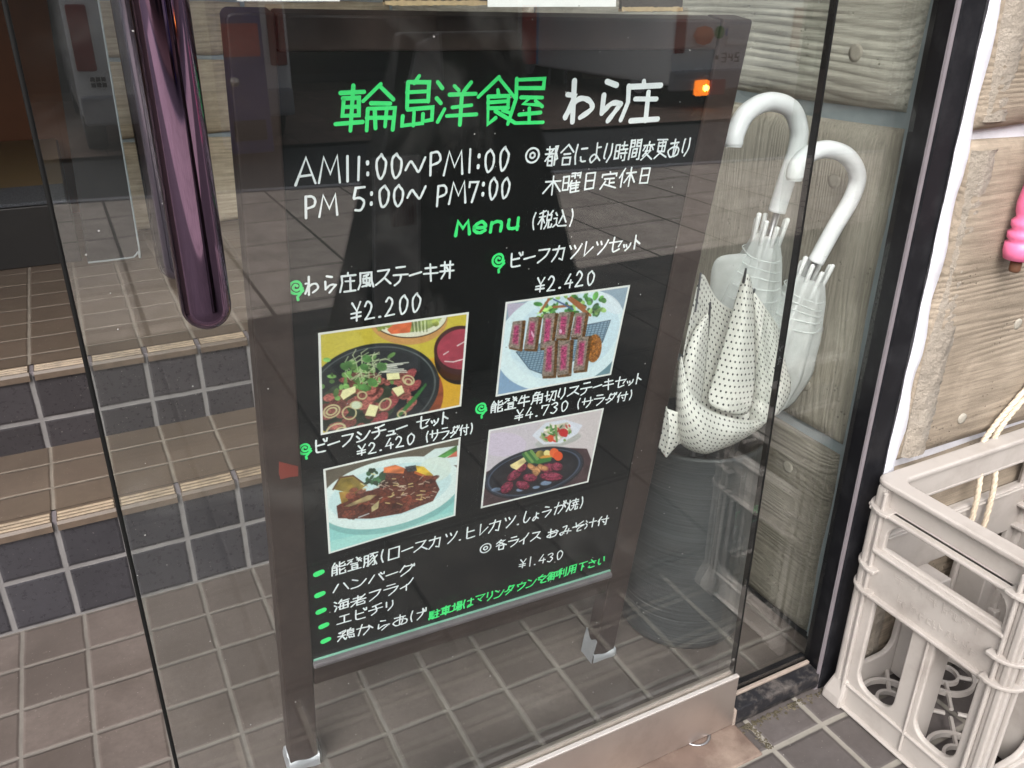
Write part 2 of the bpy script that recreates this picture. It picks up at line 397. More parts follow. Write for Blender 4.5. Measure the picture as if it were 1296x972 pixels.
M['sky_paint'] = simple('light_blue_banner', (.10, .30, .55), .6)
M['brown_wall'] = simple('brown_stone_wall', (.13, .10, .08), .9, var=.45, scale=3, bumps=.6)
M['tan_wall'] = simple('tan_plaster_wall', (.42, .33, .25), .9, var=.1, scale=4)
M['dark_red'] = simple('dark_red_louvre', (.10, .02, .025), .5)
M['sign_dark'] = simple('dark_sign_face', (.010, .010, .011), .4)
M['amber'] = lamp_mat('lit_amber_indicator', (1.0, .22, .015), 3.0)
M['amber_bulb'] = lamp_mat('lit_bulb', (1.0, .55, .08), 22.0)
M['green_round'] = simple('green_round_sticker', (.05, .30, .07), .5)
M['blue_round'] = simple('blue_round_sticker', (.06, .16, .50), .5)
M['orange_mark'] = simple('orange_paper_flower', (.75, .22, .10), .8, var=.4, scale=150)

# ------------------------------------------------------------------ mesh helpers (survey units in, metres out)
class MB:
    def __init__(self):
        self.v, self.f, self.uv = [], [], None
    def add(self, vs, fs):
        k = len(self.v)
        self.v += [tuple(map(float, p)) for p in vs]
        self.f += [tuple(i+k for i in f) for f in fs]
        return self
    def box(self, x0, x1, y0, y1, z0, z1):
        vs = [(x, y, z) for z in (z0, z1) for y in (y0, y1) for x in (x0, x1)]
        return self.add(vs, [(0, 2, 3, 1), (4, 5, 7, 6), (0, 1, 5, 4), (2, 6, 7, 3), (0, 4, 6, 2), (1, 3, 7, 5)])
    def obox(self, o, u, v, w_, a, b, c):
        """box in a local frame: ranges a, b, c along u, v, w"""
        o, u, v, w_ = map(np.array, (o, u, v, w_))
        vs = [tuple(o + u*x + v*y + w_*z) for z in c for y in b for x in a]
        fs = [(0, 2, 3, 1), (4, 5, 7, 6), (0, 1, 5, 4), (2, 6, 7, 3), (0, 4, 6, 2), (1, 3, 7, 5)]
        if np.dot(np.cross(u, v), w_) < 0: fs = [f[::-1] for f in fs]
        return self.add(vs, fs)
    def quad(self, a, b, c, d):
        return self.add([a, b, c, d], [(0, 1, 2, 3)])
    def tube(self, path, r, n=12, caps=True, round_end=0):
        P = [Vector(p) for p in path]
        R = list(r) if hasattr(r, '__len__') else [r]*len(P)
        if round_end:
            d = (P[-1]-P[-2]).normalized(); e = P[-1].copy(); rr = R[-1]
            for k in range(1, 7):
                a = k/6*math.pi/2*.97
                P.append(e + d*rr*math.sin(a)*round_end); R.append(rr*math.cos(a))
        vs, fs = [], []
        t0 = (P[1]-P[0]).normalized()
        ref = Vector((0, 0, 1)) if abs(t0.z) < .9 else Vector((1, 0, 0))
        nrm = t0.cross(ref).normalized()
        for i, p in enumerate(P):
            t = (P[min(i+1, len(P)-1)] - P[max(i-1, 0)]).normalized()
            nrm = (nrm - t*nrm.dot(t)).normalized(); bn = t.cross(nrm)
            for k in range(n):
                a = 2*math.pi*k/n
                vs.append(p + nrm*math.cos(a)*R[i] + bn*math.sin(a)*R[i])
        for i in range(len(P)-1):
            for k in range(n):
                a, b = i*n+k, i*n+(k+1) % n
                fs.append((a, b, b+n, a+n))
        if caps:
            fs.append(tuple(range(n))[::-1]); fs.append(tuple((len(P)-1)*n+k for k in range(n)))
        return self.add(vs, fs)
    def lathe(self, c, prof, n=48, close=False):
        vs, fs = [], []
        for r, z in prof:
            for k in range(n):
                a = 2*math.pi*k/n
                vs.append((c[0]+r*math.cos(a), c[1]+r*math.sin(a), c[2]+z))
        for i in range(len(prof)-1):
            for k in range(n):
                a, b = i*n+k, i*n+(k+1) % n
                fs.append((a, b, b+n, a+n))
        if close:
            fs.append(tuple(range(n))[::-1]); fs.append(tuple((len(prof)-1)*n+k for k in range(n)))
        return self.add(vs, fs)
    def prism(self, poly, d):
        """extrude a planar polygon (3-D points) along vector d"""
        k = len(poly); d = Vector(d)
        vs = [Vector(p) for p in poly] + [Vector(p)+d for p in poly]
        fs = [tuple(range(k))[::-1], tuple(range(k, 2*k))] + [(i, (i+1) % k, (i+1) % k+k, i+k) for i in range(k)]
        return self.add(vs, fs)
    def build(self, name, mat, parent=None, loc=None, bevel=0, smooth=False, seg=2, recalc=True):
        if parent is not None: loc = parent.get('_l', (0, 0, 0)); 
        if loc is None: loc = (0, 0, 0)
        L = np.array(loc, float)
        me = bpy.data.meshes.new(name)
        me.from_pydata([tuple((np.array(p)-L)*S) for p in self.v], [], self.f)
        if recalc:
            bm = bmesh.new(); bm.from_mesh(me); bmesh.ops.recalc_face_normals(bm, faces=bm.faces); bm.to_mesh(me); bm.free()
        if smooth:
            me.polygons.foreach_set('use_smooth', [True]*len(me.polygons))
        me.materials.append(mat)
        o = bpy.data.objects.new(name, me); COL.objects.link(o)
        if parent is not None:
            o.parent = parent; o['_l'] = tuple(L)
        else:
            o.location = L*S; o['_l'] = tuple(L)
        if bevel:
            b = o.modifiers.new('bevel', 'BEVEL'); b.width = bevel*S; b.segments = seg; b.limit_method = 'ANGLE'
        return o

def tag(o, label=None, cat=None, group=None, kind=None):
    for k, v in (('label', label), ('category', cat), ('group', group), ('kind', kind)):
        if v: o[k] = v
    return o

def thing(name, loc, label, cat, group=None):
    o = bpy.data.objects.new(name, None); COL.objects.link(o)
    o.empty_display_size = .05
    o.location = Vector(loc)*S; o['_l'] = tuple(loc)
    return tag(o, label, cat, group)

def smooth_path(pts, k=6):
    P = [Vector(p) for p in pts]; out = []
    for i in range(len(P)-1):
        p0, p1, p2, p3 = P[max(i-1, 0)], P[i], P[i+1], P[min(i+2, len(P)-1)]
        for j in range(k):
            t = j/k
            out.append(.5*((2*p1)+(p2-p0)*t+(2*p0-5*p1+4*p2-p3)*t*t+(3*p1-p0-3*p2+p3)*t**3))
    out.append(P[-1]); return out

# ------------------------------------------------------------------ ground and street
def sheet(name, mat, x0, x1, y0, y1, z, nx=1, ny=1):
    b = MB(); b.quad((x0, y0, z), (x1, y0, z), (x1, y1, z), (x0, y1, z))
    return tag(b.build(name, mat), kind='structure')
g = MB().quad((-120, -120, -.06), (120, -120, -.06), (120, 120, -.06), (-120, 120, -.06)).build('ground', M['asphalt']); tag(g, kind='structure')
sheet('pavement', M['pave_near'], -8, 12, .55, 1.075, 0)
sheet('pavement', M['pave_shade'], -8, 12, -2.15, .55, 0)
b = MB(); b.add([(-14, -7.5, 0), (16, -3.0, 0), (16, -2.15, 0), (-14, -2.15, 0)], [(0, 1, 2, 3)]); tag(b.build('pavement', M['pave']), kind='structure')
b = MB(); b.prism([(-14, -7.6, -.1), (16, -3.1, -.1), (16, -3.0, -.1), (-14, -7.5, -.1)], (0, 0, .11)); tag(b.build('kerb', M['grey_plate']), kind='structure')
b = MB(); b.add([(-30, -30, -.02), (40, -30, -.02), (40, -5.2, -.02), (-30, -9.6, -.02)], [(0, 1, 2, 3)]); tag(b.build('far_pavement', M['brown_paving']), kind='structure')
b = MB(); b.box(-.35, 1.137, .95, 1.10, -.02, .004); tag(b.build('threshold_slab', M['threshold'], bevel=.004), kind='structure')
# drain ring set into the slab
b = MB(); b.lathe((1.0333,1.0626,0.0000), [(.032, .004), (.036, .007), (.031, .007), (.029, .004)], 32); tag(b.build('floor_drain_ring', M['rod'], smooth=True, loc=(1.0333,1.0626,0.0000)), 'steel drain ring half under the door rail', 'drain ring')
b = MB()
for i in range(200):
    t = random.random()
    p = (1.14+.33*t, 1.034-abs(random.gauss(0, .008)), 0.0)
    r = random.uniform(.0012, .0042)*(1.0 if random.random() < .9 else 1.6)
    b.lathe(p, [(r, 0), (r*.7, r*.45), (r*.1, r*.6)], 6)
for i in range(90):
    p = (1.165+random.gauss(0, .006), .955+.075*random.random(), 0)
    r = random.uniform(.001, .0032); b.lathe(p, [(r, 0), (r*.6, r*.4), (r*.1, r*.5)], 6)
tag(b.build('moss', M['moss'], loc=(1.3, 1.03, 0)), 'moss and grit gathered along the foot of the black sill', 'moss', kind='stuff')

# ------------------------------------------------------------------ shop interior shell
sheet('shop_floor', M['floor'], -2.2, 1.5, 1.075, 2.16, 0.0)
st = thing('entrance_steps', (.4, 2.154, 0), 'two tiled steps with ribbed nosings behind the glass door', 'steps')
def step(y0, y1, z0, z1, rmat, tmat, x0=-2.2, x1=1.5):
    b = MB(); b.quad((x0, y0, z0), (x1, y0, z0), (x1, y0, z1-.012), (x0, y0, z1-.012)); r = b.build('riser', rmat, st)
    b = MB(); b.quad((x0, y0+.055, z1), (x1, y0+.055, z1), (x1, y1, z1), (x0, y1, z1)); b.build('tread', tmat, st)
    # nosing: a row of lipped tiles, each with three ribs
    b = MB(); rb = MB(); k = 0; px = .152
    n0 = math.floor((x0-.101)/px)
    while True:
        a = .101+(n0+k)*px+.006; c = a+px-.012; k += 1
        if c > x1: break
        b.prism([(a, p[0], p[1]) for p in [(y0-.012, z1-.026), (y0-.013, z1-.008), (y0-.008, z1), (y0+.053, z1), (y0+.053, z1-.026)]], (c-a, 0, 0))
        for q in range(3):
            yy = y0-.004+q*.016
            rb.prism([(a+.003, p[0], p[1]) for p in [(yy, z1+.0005), (yy+.002, z1+.005), (yy+.006, z1+.005), (yy+.009, z1+.0005)]], (c-a-.006, 0, 0))
    no = b.build('nosing', M['nosing'], st); rb.build('nosing_rib', M['nosing_rib'], no)
    b = MB(); b.box(x0, x1, y0+.001, y0+.0545, z1-.026, z1-.003); b.build('nosing_bed', M['groove'], st)
step(2.154, 2.585, 0, .308, M['riser'], M['tread'])
step(2.585, 4.6, .308, .556, M['riser_up'], M['tread_up'])

# black platform with carpet at the far left, and the inner room beyond
t = thing('carpet_platform', (-1.2, 3.7, .556), 'black fronted platform topped with grey carpet at the far left', 'platform')
b = MB(); b.box(-2.2, -.02, 3.70, 5.4, .556, .79); b.build('body', M['black'], t, bevel=.004)
b = MB(); b.box(-2.2, -.03, 3.72, 4.05, .791, .803); b.build('carpet', M['carpet'], t)
b = MB(); b.box(-2.2, -.03, 4.052, 5.39, .791, .800); b.build('wood_floor', M['wood_floor'], t)

sb = thing('shop_interior', (-.3, 4.0, 0), 'dim interior of the shop behind the glass door', 'room')
b = MB(); b.box(-2.4, 1.7, 5.42, 5.5, 0, 3.6); b.build('back_wall', M['wood_door'], sb)
b = MB(); b.box(-2.4, -2.2, 1.15, 5.42, 0, 3.6); b.build('side_wall', M['plaster'], sb)
b = MB(); b.box(-2.4, 1.9, 1.15, 5.5, 3.6, 3.7); b.build('ceiling', M['ceil'], sb)
b = MB(); b.box(-2.4, 3.4, 1.02, 1.14, 3.25, 4.4); b.build('lintel', M['plaster'], sb)
b = MB(); b.box(-8, -2.4, 1.02, 1.14, 0, 4.4); b.build('front_wall', M['plaster'], sb)
poly = [(.0, .560), (.150, .560), (.176, .567), (.190, .585), (.196, .61), (.219, 1.9), (.066, 1.9)]
t = thing('smoky_panel', (-.05, 3.66, .556), 'dark smoky panel with a rounded lower corner standing on the upper step', 'panel')
b = MB(); b.prism([(x, 3.655, z) for x, z in poly], (0, .02, 0)); b.build('sheet', M['curtain'], t)
b = MB(); b.tube(smooth_path([(x, 3.654, z) for x, z in poly[:6]], 4), .004, 6); b.build('edge', M['mortar_grey'], t, smooth=True)

def rough_block(x0, x1, y0, y1, z0, z1, face, mat, parent, name='block', seed=0, bulge=.0):
    """a cast block: rounded arrises, uneven edges, front on -y or -x"""
    r = np.random.default_rng(seed)
    nx, nz = 22, 16
    ph = r.uniform(0, 6.28, 6)
    vs, fs = [], []
    for j in range(nz+1):
        for i in range(nx+1):
            s, t_ = i/nx, j/nz
            # denser near the edges
            s = .5-.5*math.cos(math.pi*s)*(.35*abs(math.cos(math.pi*s))+.65); t_ = .5-.5*math.cos(math.pi*t_)*(.35*abs(math.cos(math.pi*t_))+.65)
            wob = .003*(math.sin(9*t_+ph[0])*(1-2*s) if i in (0, nx) else 0); wob2 = .003*(math.sin(11*s+ph[1])*(1-2*t_) if j in (0, nz) else 0)
            e = min(s, 1-s)*((x1-x0) if face == 'y' else (y1-y0)); e2 = min(t_, 1-t_)*(z1-z0)
            dpt = .022*max(math.exp(-e/.012), math.exp(-e2/.010))
            dpt += .0035*(math.sin(7*s+ph[2])*math.sin(5*t_+ph[3]))
            if face == 'y':
                vs.append((x0+(x1-x0)*s+wob, y0+dpt, z0+(z1-z0)*t_+wob2))
            else:
                vs.append((x0+dpt, y0+(y1-y0)*s+wob, z0+(z1-z0)*t_+wob2))
    for j in range(nz):
        for i in range(nx):
            a = j*(nx+1)+i; fs.append((a, a+1, a+nx+2, a+nx+1))
    # skirt to the back
    ring = [i for i in range(nx+1)] + [j*(nx+1)+nx for j in range(1, nz+1)] + [nz*(nx+1)+i for i in range(nx-1, -1, -1)] + [j*(nx+1) for j in range(nz-1, 0, -1)]
    k = len(vs)
    for i in ring:
        p = list(vs[i])
        if face == 'y': p[1] = y1
        else: p[0] = x1
        vs.append(tuple(p))
    L = len(ring)
    for q in range(L):
        fs.append((ring[q], k+q, k+(q+1) % L, ring[(q+1) % L]))
    b = MB(); b.add(vs, fs)
    return b.build(name, mat, parent, smooth=True)

def disc(c, axis, r, parent, name='mortar_plug', mat='plug'):
    b = MB(); n = 20; vs = []
    for d, rr in ((.002, r), (-.0012, r*.96), (-.0016, r*.5)):
        for k in range(n):
            a = 2*math.pi*k/n; ca, sa = rr*math.cos(a)*(1+.05*math.sin(3*a)), rr*math.sin(a)
            vs.append((c[0]+d, c[1]+ca, c[2]+sa) if axis == 0 else (c[0]+ca, c[1]+d, c[2]+sa))
    fs = []
    for i in range(2):
        for k in range(n):
            fs.append((i*n+k, i*n+(k+1) % n, (i+1)*n+(k+1) % n, (i+1)*n+k))
    fs.append(tuple(2*n+k for k in range(n)))
    b.add(vs, fs); return b.build(name, M[mat], parent, smooth=True)

# reveal wall on the right, running into the shop
rw = thing('reveal_wall', (1.55, 2.0, 0), 'wood grained concrete block wall inside the glass behind the umbrellas', 'wall')
b = MB(); b.box(1.522, 1.72, 1.10, 5.4, 0, 3.6); b.build('mortar', M['mortar_grey'], rw)
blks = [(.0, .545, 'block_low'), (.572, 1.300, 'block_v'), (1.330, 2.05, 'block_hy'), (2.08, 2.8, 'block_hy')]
bo = []
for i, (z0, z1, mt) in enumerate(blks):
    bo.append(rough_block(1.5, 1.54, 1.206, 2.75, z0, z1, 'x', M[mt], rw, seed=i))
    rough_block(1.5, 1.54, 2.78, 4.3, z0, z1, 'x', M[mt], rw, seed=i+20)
for p, k in (((1.4990,1.3420,1.1753), 1), ((1.4990,1.3307,0.6853), 1), ((1.4990,1.3392,0.4466), 0), ((1.4990,1.3414,1.4374), 2)):
    disc(p, 0, .019, bo[k])
# strip of smooth grey mortar that meets the window frame
b = MB()
zs = np.linspace(0, 3.2, 60); vs = []; fs = []
for i, z in enumerate(zs):
    j = .005*math.sin(z*23)+.004*math.sin(z*61+1)
    vs += [(1.508, 1.10, z), (1.511, 1.190+j, z), (1.525, 1.20+j, z)]
for i in range(len(zs)-1):
    for k in range(2): fs.append((3*i+k, 3*i+k+1, 3*i+k+4, 3*i+k+3))
b.add(vs, fs); b.build('mortar_strip', M['mortar_grey'], rw)

# block wall at the back of the shop
bw = thing('inner_block_wall', (.85, 4.1, 0), 'tan wood grained block wall at the top of the steps', 'wall')
b = MB(); b.box(.18, 1.5, 4.12, 4.3, .556, 3.6); b.build('mortar', M['mortar_grey'], bw)
for i, (z0, z1) in enumerate([(.56, .94), (.96, 1.27), (1.29, 1.50), (1.52, 1.9), (1.92, 2.4)]):
    rough_block(.18, .80, 4.09, 4.13, z0, z1, 'y', M['block_back'], bw, seed=40+i)
    rough_block(.82, 1.48, 4.09, 4.13, z0, z1, 'y', M['block_back'], bw, seed=50+i)

# facade to the right of the window
fw = thing('facade_wall', (2.2, 1.1, 0), 'beige board marked concrete block facade right of the black frame', 'wall')
b = MB(); b.box(1.456, 8.0, 1.058, 1.098, 0, 3.3); b.build('mortar', M['mortar_white'], fw)
fz = [(.004, .590), (.618, 1.298), (1.325, 2.0), (2.03, 2.7), (2.73, 3.25)]
fo = []
for i, (z0, z1) in enumerate(fz):
    fo.append(rough_block(1.492, 2.55, 1.022, 1.075, z0, z1, 'y', M['block_h'], fw, seed=60+i))
    rough_block(2.58, 3.6, 1.022, 1.075, z0, z1, 'y', M['block_h'], fw, seed=70+i)
    rough_block(3.63, 4.7, 1.022, 1.075, z0, z1, 'y', M['block_h'], fw, seed=80+i)
    # rough picked margin down the left end of each block
    b = MB(); vs = []; fs = []; zz = np.linspace(z0+.012, z1-.012, 90)
    for k, z in enumerate(zz):
        a = .066+.003*math.sin(z*7+i)+.002*math.sin(z*29)+random.uniform(-.0035, .0035)
        vs += [(1.499, 1.034, z), (1.512, 1.023+random.uniform(-.0015, .0015), z), (1.535, 1.0205+random.uniform(-.001, .001), z), (1.492+a, 1.0205, z), (1.492+a+.004, 1.026, z)]
    for k in range(len(zz)-1):
        for q in range(4): fs.append((5*k+q, 5*k+q+1, 5*k+q+6, 5*k+q+5))
    b.add(vs, fs); b.build('rough_margin', M['rough_edge'], fo[-1], smooth=True)
for p in ((1.6651,1.0220,0.6916), (1.7744,1.0220,0.8987)):
    disc(p, 1, .013, fo[1])
# thick white sealant between frame and blocks
b = MB(); vs = []; fs = []; zs = np.linspace(.0, 3.2, 220)
for i, z in enumerate(zs):
    l = .0012*math.sin(z*9)+.0010*math.sin(z*41+2)+random.uniform(-.0006, .0006); r_ = .001*math.sin(z*11+1)+.0015*math.sin(z*37)+random.uniform(-.001, .001)
    vs += [(1.4535+l, 1.0335, z), (1.462+l, 1.030+.002*math.sin(z*50), z), (1.484+r_, 1.030+.003*math.sin(z*33), z), (1.494+r_, 1.044, z), (1.50, 1.062, z)]
for i in range(len(zs)-1):
    for k in range(4): fs.append((5*i+k, 5*i+k+1, 5*i+k+6, 5*i+k+5))
b.add(vs, fs); b.build('white_sealant', M['mortar_white'], fw, smooth=True)

# ------------------------------------------------------------------ fixed window: frame, sill, pane
fx = thing('fixed_window', (1.30, 1.08, 0), 'fixed glass panel in a black metal frame beside the door', 'window')
b = MB(); b.box(1.394, 1.456, 1.037, 1.0452, 0, 3.25); b.build('outer_jamb', M['frame'], fx, bevel=.004)
b = MB(); b.prism([(1.387, 1.0455, 0), (1.410, 1.110, 0), (1.4535, 1.116, 0), (1.4535, 1.0455, 0)], (0, 0, 3.25)); b.build('inner_jamb', M['frame'], fx, bevel=.002)
b = MB(); b.box(1.3845, 1.3935, 1.0405, 1.0452, .0, 3.25); b.build('gasket', M['groove'], fx)
b = MB(); b.prism([(1.135, 1.040, .006), (1.135, 1.037, .022), (1.135, 1.040, .052), (1.135, 1.074, .056), (1.135, 1.074, .004)], (.256, 0, 0)); b.build('sill', M['frame_dusty'], fx, bevel=.003)
b = MB(); b.box(1.1351, 1.391, 1.0745, 1.084, .01, .060); b.build('dusty_bead', M['dusty'], fx, bevel=.002)
b = MB(); b.box(1.137, 1.400, 1.0982, 1.112, .004, .058); b.build('rear_bead', M['frame'], fx, bevel=.002)
b = MB(); b.box(1.10, 1.394, 1.0855, 1.0972, .02, 3.25); b.build('pane', M['glass2'], fx)
b = MB(); b.box(1.127, 1.1345, 1.042, 1.074, .004, .050); b.build('sill_end_cap', M['dusty'], fx, bevel=.001)

# ------------------------------------------------------------------ glass door
dr = thing('glass_door', (.55, 1.06, 0), 'frameless glass door with steel bottom rail covering the menu board', 'door')
b = MB(); b.box(-.022, 1.117, 1.0545, 1.0675, .12, 3.2); b.build('glass_pane', M['glass'], dr)
b = MB(); b.box(-.0275, -.0222, 1.053, 1.069, .06, 3.2); b.build('edge_seal', M['seal'], dr, bevel=.002)
b = MB(); b.box(1.1172, 1.1215, 1.053, 1.069, .156, 3.2); b.build('edge_seal', M['seal'], dr, bevel=.002)
rl = MB(); rl.box(-.028, 1.1255, 1.043, 1.0535, .008, .153); rl.box(-.028, 1.1255, 1.0685, 1.079, .008, .153)
rail = rl.build('bottom_rail', M['steel'], dr, bevel=.002)
b = MB(); b.box(-.028, 1.1255, 1.042, 1.0525, .1535, .1575); b.build('rail_edge', M['steel_light'], rail, bevel=.001)
b = MB(); b.box(-.027, 1.1250, 1.0536, 1.0684, .010, .151); b.build('rail_core', M['dusty'], rail)
h = thing('x', (0, 0, 0), None, None); bpy.data.objects.remove(h)
hb = MB(); hb.tube([(.116, 1.000, 3.0), (.116, 1.000, 2.0), (.114, 1.000, 1.212)], .0285, 40, round_end=1.0); hd = hb.build('pull_handle', M['handle'], dr, smooth=True)
hb = MB(); hb.tube([(.108, 1.195, 3.0), (.108, 1.195, 2.0), (.108, 1.195, 1.215)], .026, 32, round_end=1.0); hb.build('inner_handle', M['handle_in'], dr, smooth=True)
for z in (1.43, 2.8):
    b = MB(); b.tube([(.116, 1.005, z), (.110, 1.165, z)], .011, 16); b.build('standoff', M['handle_in'], hd, smooth=True)

# ------------------------------------------------------------------ notices at the top of the door
def card(x0, x1, z0, y, label, z1=1.85, th=.006, edge=True):
    t = thing('cardboard_sign', ((x0+x1)/2, y, z0), label, 'sign', 'dark cardboard signs hanging inside the door glass')
    b = MB(); b.box(x0, x1, y, y+th, z0+.003, z1); b.build('face', M['cardboard'], t)
    b = MB(); vs = []; fs = []; xs = np.linspace(x0, x1, 40)
    for i, x in enumerate(xs):
        j = .0015*random.random()
        vs += [(x, y-.0015, z0+.004+j), (x, y-.0015, z0-j), (x, y+th+.001, z0-j), (x, y+th+.001, z0+.004)]
    for i in range(len(xs)-1):
        for k in range(3): fs.append((4*i+k, 4*i+k+1, 4*i+k+5, 4*i+k+4))
    b.add(vs, fs); b.build('frayed_edge', M['card_edge'], t)
    return t
card(.385, .60, 1.5335, 1.085, 'dark cardboard sign with frayed tan edge left of the handwritten note')
card(.735, .842, 1.5255, 1.085, 'dark cardboard sign right of the handwritten note at the top')
b = MB(); b.box(.519, .716, 1.0705, 1.0715, 1.531, 1.72); note = tag(b.build('paper_note', M['paper'], loc=(.62, 1.071, 1.531)), 'white paper note with black handwriting taped at the top of the glass', 'note')
b = MB(); b.box(.205, .324, 1.0705, 1.0715, 1.5375, 1.70); tag(b.build('paper_note', M['paper'], loc=(.26, 1.071, 1.537)), 'white paper sheet cut off at the top, above the board corner', 'note')

# ------------------------------------------------------------------ A-board
O = np.array((0.18426, 1.38326, 0.0)); U = np.array((0.9997, -0.01776, -0.0169)); V = np.array((0.01413, -0.14617, 0.98916)); W = np.cross(V, U)  # W points into the shop
W = W/np.linalg.norm(W)
if W[1] < 0: W = -W
BW, BH = .827, 1.5426
mbd = thing('menu_board', (.6, 1.38, 0), 'black handwritten menu board in a dark brown frame behind the glass', 'menu board')
def bbox(name, mat, u, v, d, parent=mbd, bevel=.004):
    b = MB(); b.obox(O, U, V, W, u, v, d); return b.build(name, mat, parent, bevel=bevel)
def bp(u, v, d): return tuple(O+U*u+V*v+W*d)
for k, (u0, u1) in enumerate(((0, .060), (.767, BW))):
    # stile with a rounded head
    poly = []
    for (u, v) in ([(u0, .003), (u1, .003), (u1, BH-.002), (u0+.009, BH-.002), (u0+.003, BH-.004), (u0, BH-.010)] if k == 0 else
                   [(u0, .003), (u1, .003), (u1, BH-.005), (u1-.002, BH-.003), (u1-.005, BH-.002), (u0, BH-.002)]):
        poly.append(bp(u, v, 0))
    b = MB(); b.prism(poly, W*.045); sl = b.build('stile', M['board_wood'], mbd, bevel=.003)
bbox('top_rail', M['board_wood'], (.0625, .7645), (1.494, BH-.003), (.002, .044))
bbox('bottom_rail', M['board_wood'], (.0605, .7665), (.258, .322), (.002, .044))
bbox('panel', M['chalk_panel'], (.0602, .7668), (.324, 1.4935), (.006, .03), bevel=0)
bbox('ledge', M['ledge'], (.0605, .7665), (.318, .330), (-.008, .0055), bevel=.003)
bbox('panel_edge', M['panel_edge'], (.062, .765), (.3305, .3335), (.002, .0055), bevel=0)
# silver tape round both feet
for k, (u0, u1) in enumerate(((0, .060), (.767, BW))):
    b = MB()
    for a0, a1, lo, hi in ((u0-.003, u1+.003, .0, .030+.006*k),):
        n = 14; vs = []; fs = []
        for i in range(n+1):
            s = i/n; u = a0+(a1-a0)*s; top = hi+.004*math.sin(7*s+k)
            for (v, d) in ((lo+.001, -.004-.002*math.sin(9*s)), (top*.5, -.004), (top, -.0025), (top, .048)):
                vs.append(bp(u, v, d))
        for i in range(n):
            for q in range(3): fs.append((4*i+q, 4*i+q+1, 4*i+q+5, 4*i+q+4))
        b.add(vs, fs)
    for ue, sgn in ((u0-.003, -1), (u1+.003, 1)):
        hi = (.085 if (k == 1 and sgn < 0) else .03) if sgn < 0 else (.06 if k == 0 else .034)
        n = 10; vs = []; fs = []
        for i in range(n+1):
            d = -.004+.052*i/n; top = hi*(1+.12*math.sin(i*.7+k))
            vs += [bp(ue+sgn*.004, .001, d), bp(ue+sgn*(.004+.0012*math.sin(i*.6)), top*.5, d), bp(ue, top, d)]
        for i in range(n):
            for q in range(2): fs.append((3*i+q, 3*i+q+1, 3*i+q+4, 3*i+q+3))
        b.add(vs, fs)
    b.build('tape', M['tape'], mbd, smooth=True)
pp = [(0.0236,0.8473), (0.0542,0.8294), (0.0533,0.8092), (0.0400,0.8111), (0.0240,0.8103), (0.0220,0.8210)]
b = MB(); b.prism([bp(p[0], p[1], -.0016) for p in pp], W*.0014); b.build('red_tape', M['red_tape'], mbd)
# ---- handwriting ------------------------------------------------------------
K9 = {
'A': "09 50 99;26 76", 'M': "09 20 56 80 99", 'P': "29 20;~20 60 82 74 25", '1': "50 59", '0': "~50 22 26 49 77 83 61 50", '5': "80 20 14;~14 54 86 69 29",
'7': "13 11 81 49", '2': "~12 30 62 55 19;19 89", '4': "50 16 86;64 69", '3': "~11 50 72 44;~44 76 49 18", ':': "52 53;57 58", '~': "~06 23 45 67 84 92",
'Y': "20 54 80;54 59;15 85;17 87", '.': "58 59", '(': "~60 43 46 69", ')': "~30 53 56 39", 'e': "~16 86 63 34 16 28 59 88", 'n': "13 19;~14 43 74 79", 'u': "~13 17 38 68 77;72 79",
'わ': "30 39;13 33 18;~18 44 74 86 58", 'ら': "~30 61;~23 27;~27 55 85 76 49", 'に': "~10 05 19;~42 82;~46 58 88", 'よ': "50 57;52 82;~57 29 17 45 88", 'り': "~20 16 27;~70 75 49",
'あ': "12 72;40 48;~63 58 29 06 44 85 88 59", 'し': "~30 27 59 86", 'ょ': "50 57;52 82;~57 29 17 45 88", 'う': "~30 61;~14 54 84 76 49", 'か': "~03 63 75 49;30 19;72 95",
'お': "13 63;30 39;~39 07 45 85 78 49;72 94", 'み': "~21 51 29 07 46 97;~74 69", 'そ': "20 35;80 24;04 94;~94 56 49 79", 'い': "~12 17 39 48;~71 86", 'は': "~10 05 19;42 92;70 78;~78 49 57 98",
'を': "12 82;~50 14 45 57;~93 47 59 99", 'さ': "13 83;30 75;~27 18 39 79", 'け': "~10 05 19;43 93;~70 75 49",
'ス': "11 81;~81 55 08;55 98", 'テ': "20 70;04 94;~54 47 19", 'ー': "05 94", 'キ': "12 82;05 95;40 59", 'ヒ': "~20 27 39 89;24 74", 'フ': "11 81;~81 65 19", 'カ': "02 82 79 58;~40 35 09", 'ツ': "11 23;41 53;~91 75 39",
'レ': "20 29 94", 'セ': "03 93 76;~30 37 49 88", 'ッ': "14 26;44 56;~93 86 49", 'ト': "30 39;33 86", 'シ': "11 33;04 26;~08 57 92", 'チ': "~80 41 21;04 94;~41 56 29", 'ュ': "24 74 78;08 98",
'サ': "03 93;20 26;~70 75 49", 'ラ': "20 70;03 93;~93 76 39", 'タ': "~40 25 05;31 81;~81 65 19;34 66", 'ロ': "11 19 89 81 11", 'ハ': "~31 08;~61 98", 'ン': "11 43;~09 58 93", 'ク': "~30 05;31 81;~81 65 19", 'イ': "~80 54 06;44 49",
'エ': "21 81;51 58;08 98", 'リ': "20 25;~70 75 39", 'マ': "11 91 55;34 67", 'ウ': "50 52;24 12 92;~92 76 29", 'ミ': "~21 83;~14 76;~07 89", 'ナ': "03 93;~50 45 19", 'm': "19 21 55 81 99", 'o': "~50 22 26 49 77 83 61 50"}
DAK = {'び': 'ひ', 'が': 'か', 'げ': 'け', 'ビ': 'ヒ', 'ガ': 'カ', 'ダ': 'タ', 'バ': 'ハ', 'グ': 'ク', 'ぞ': 'そ'}
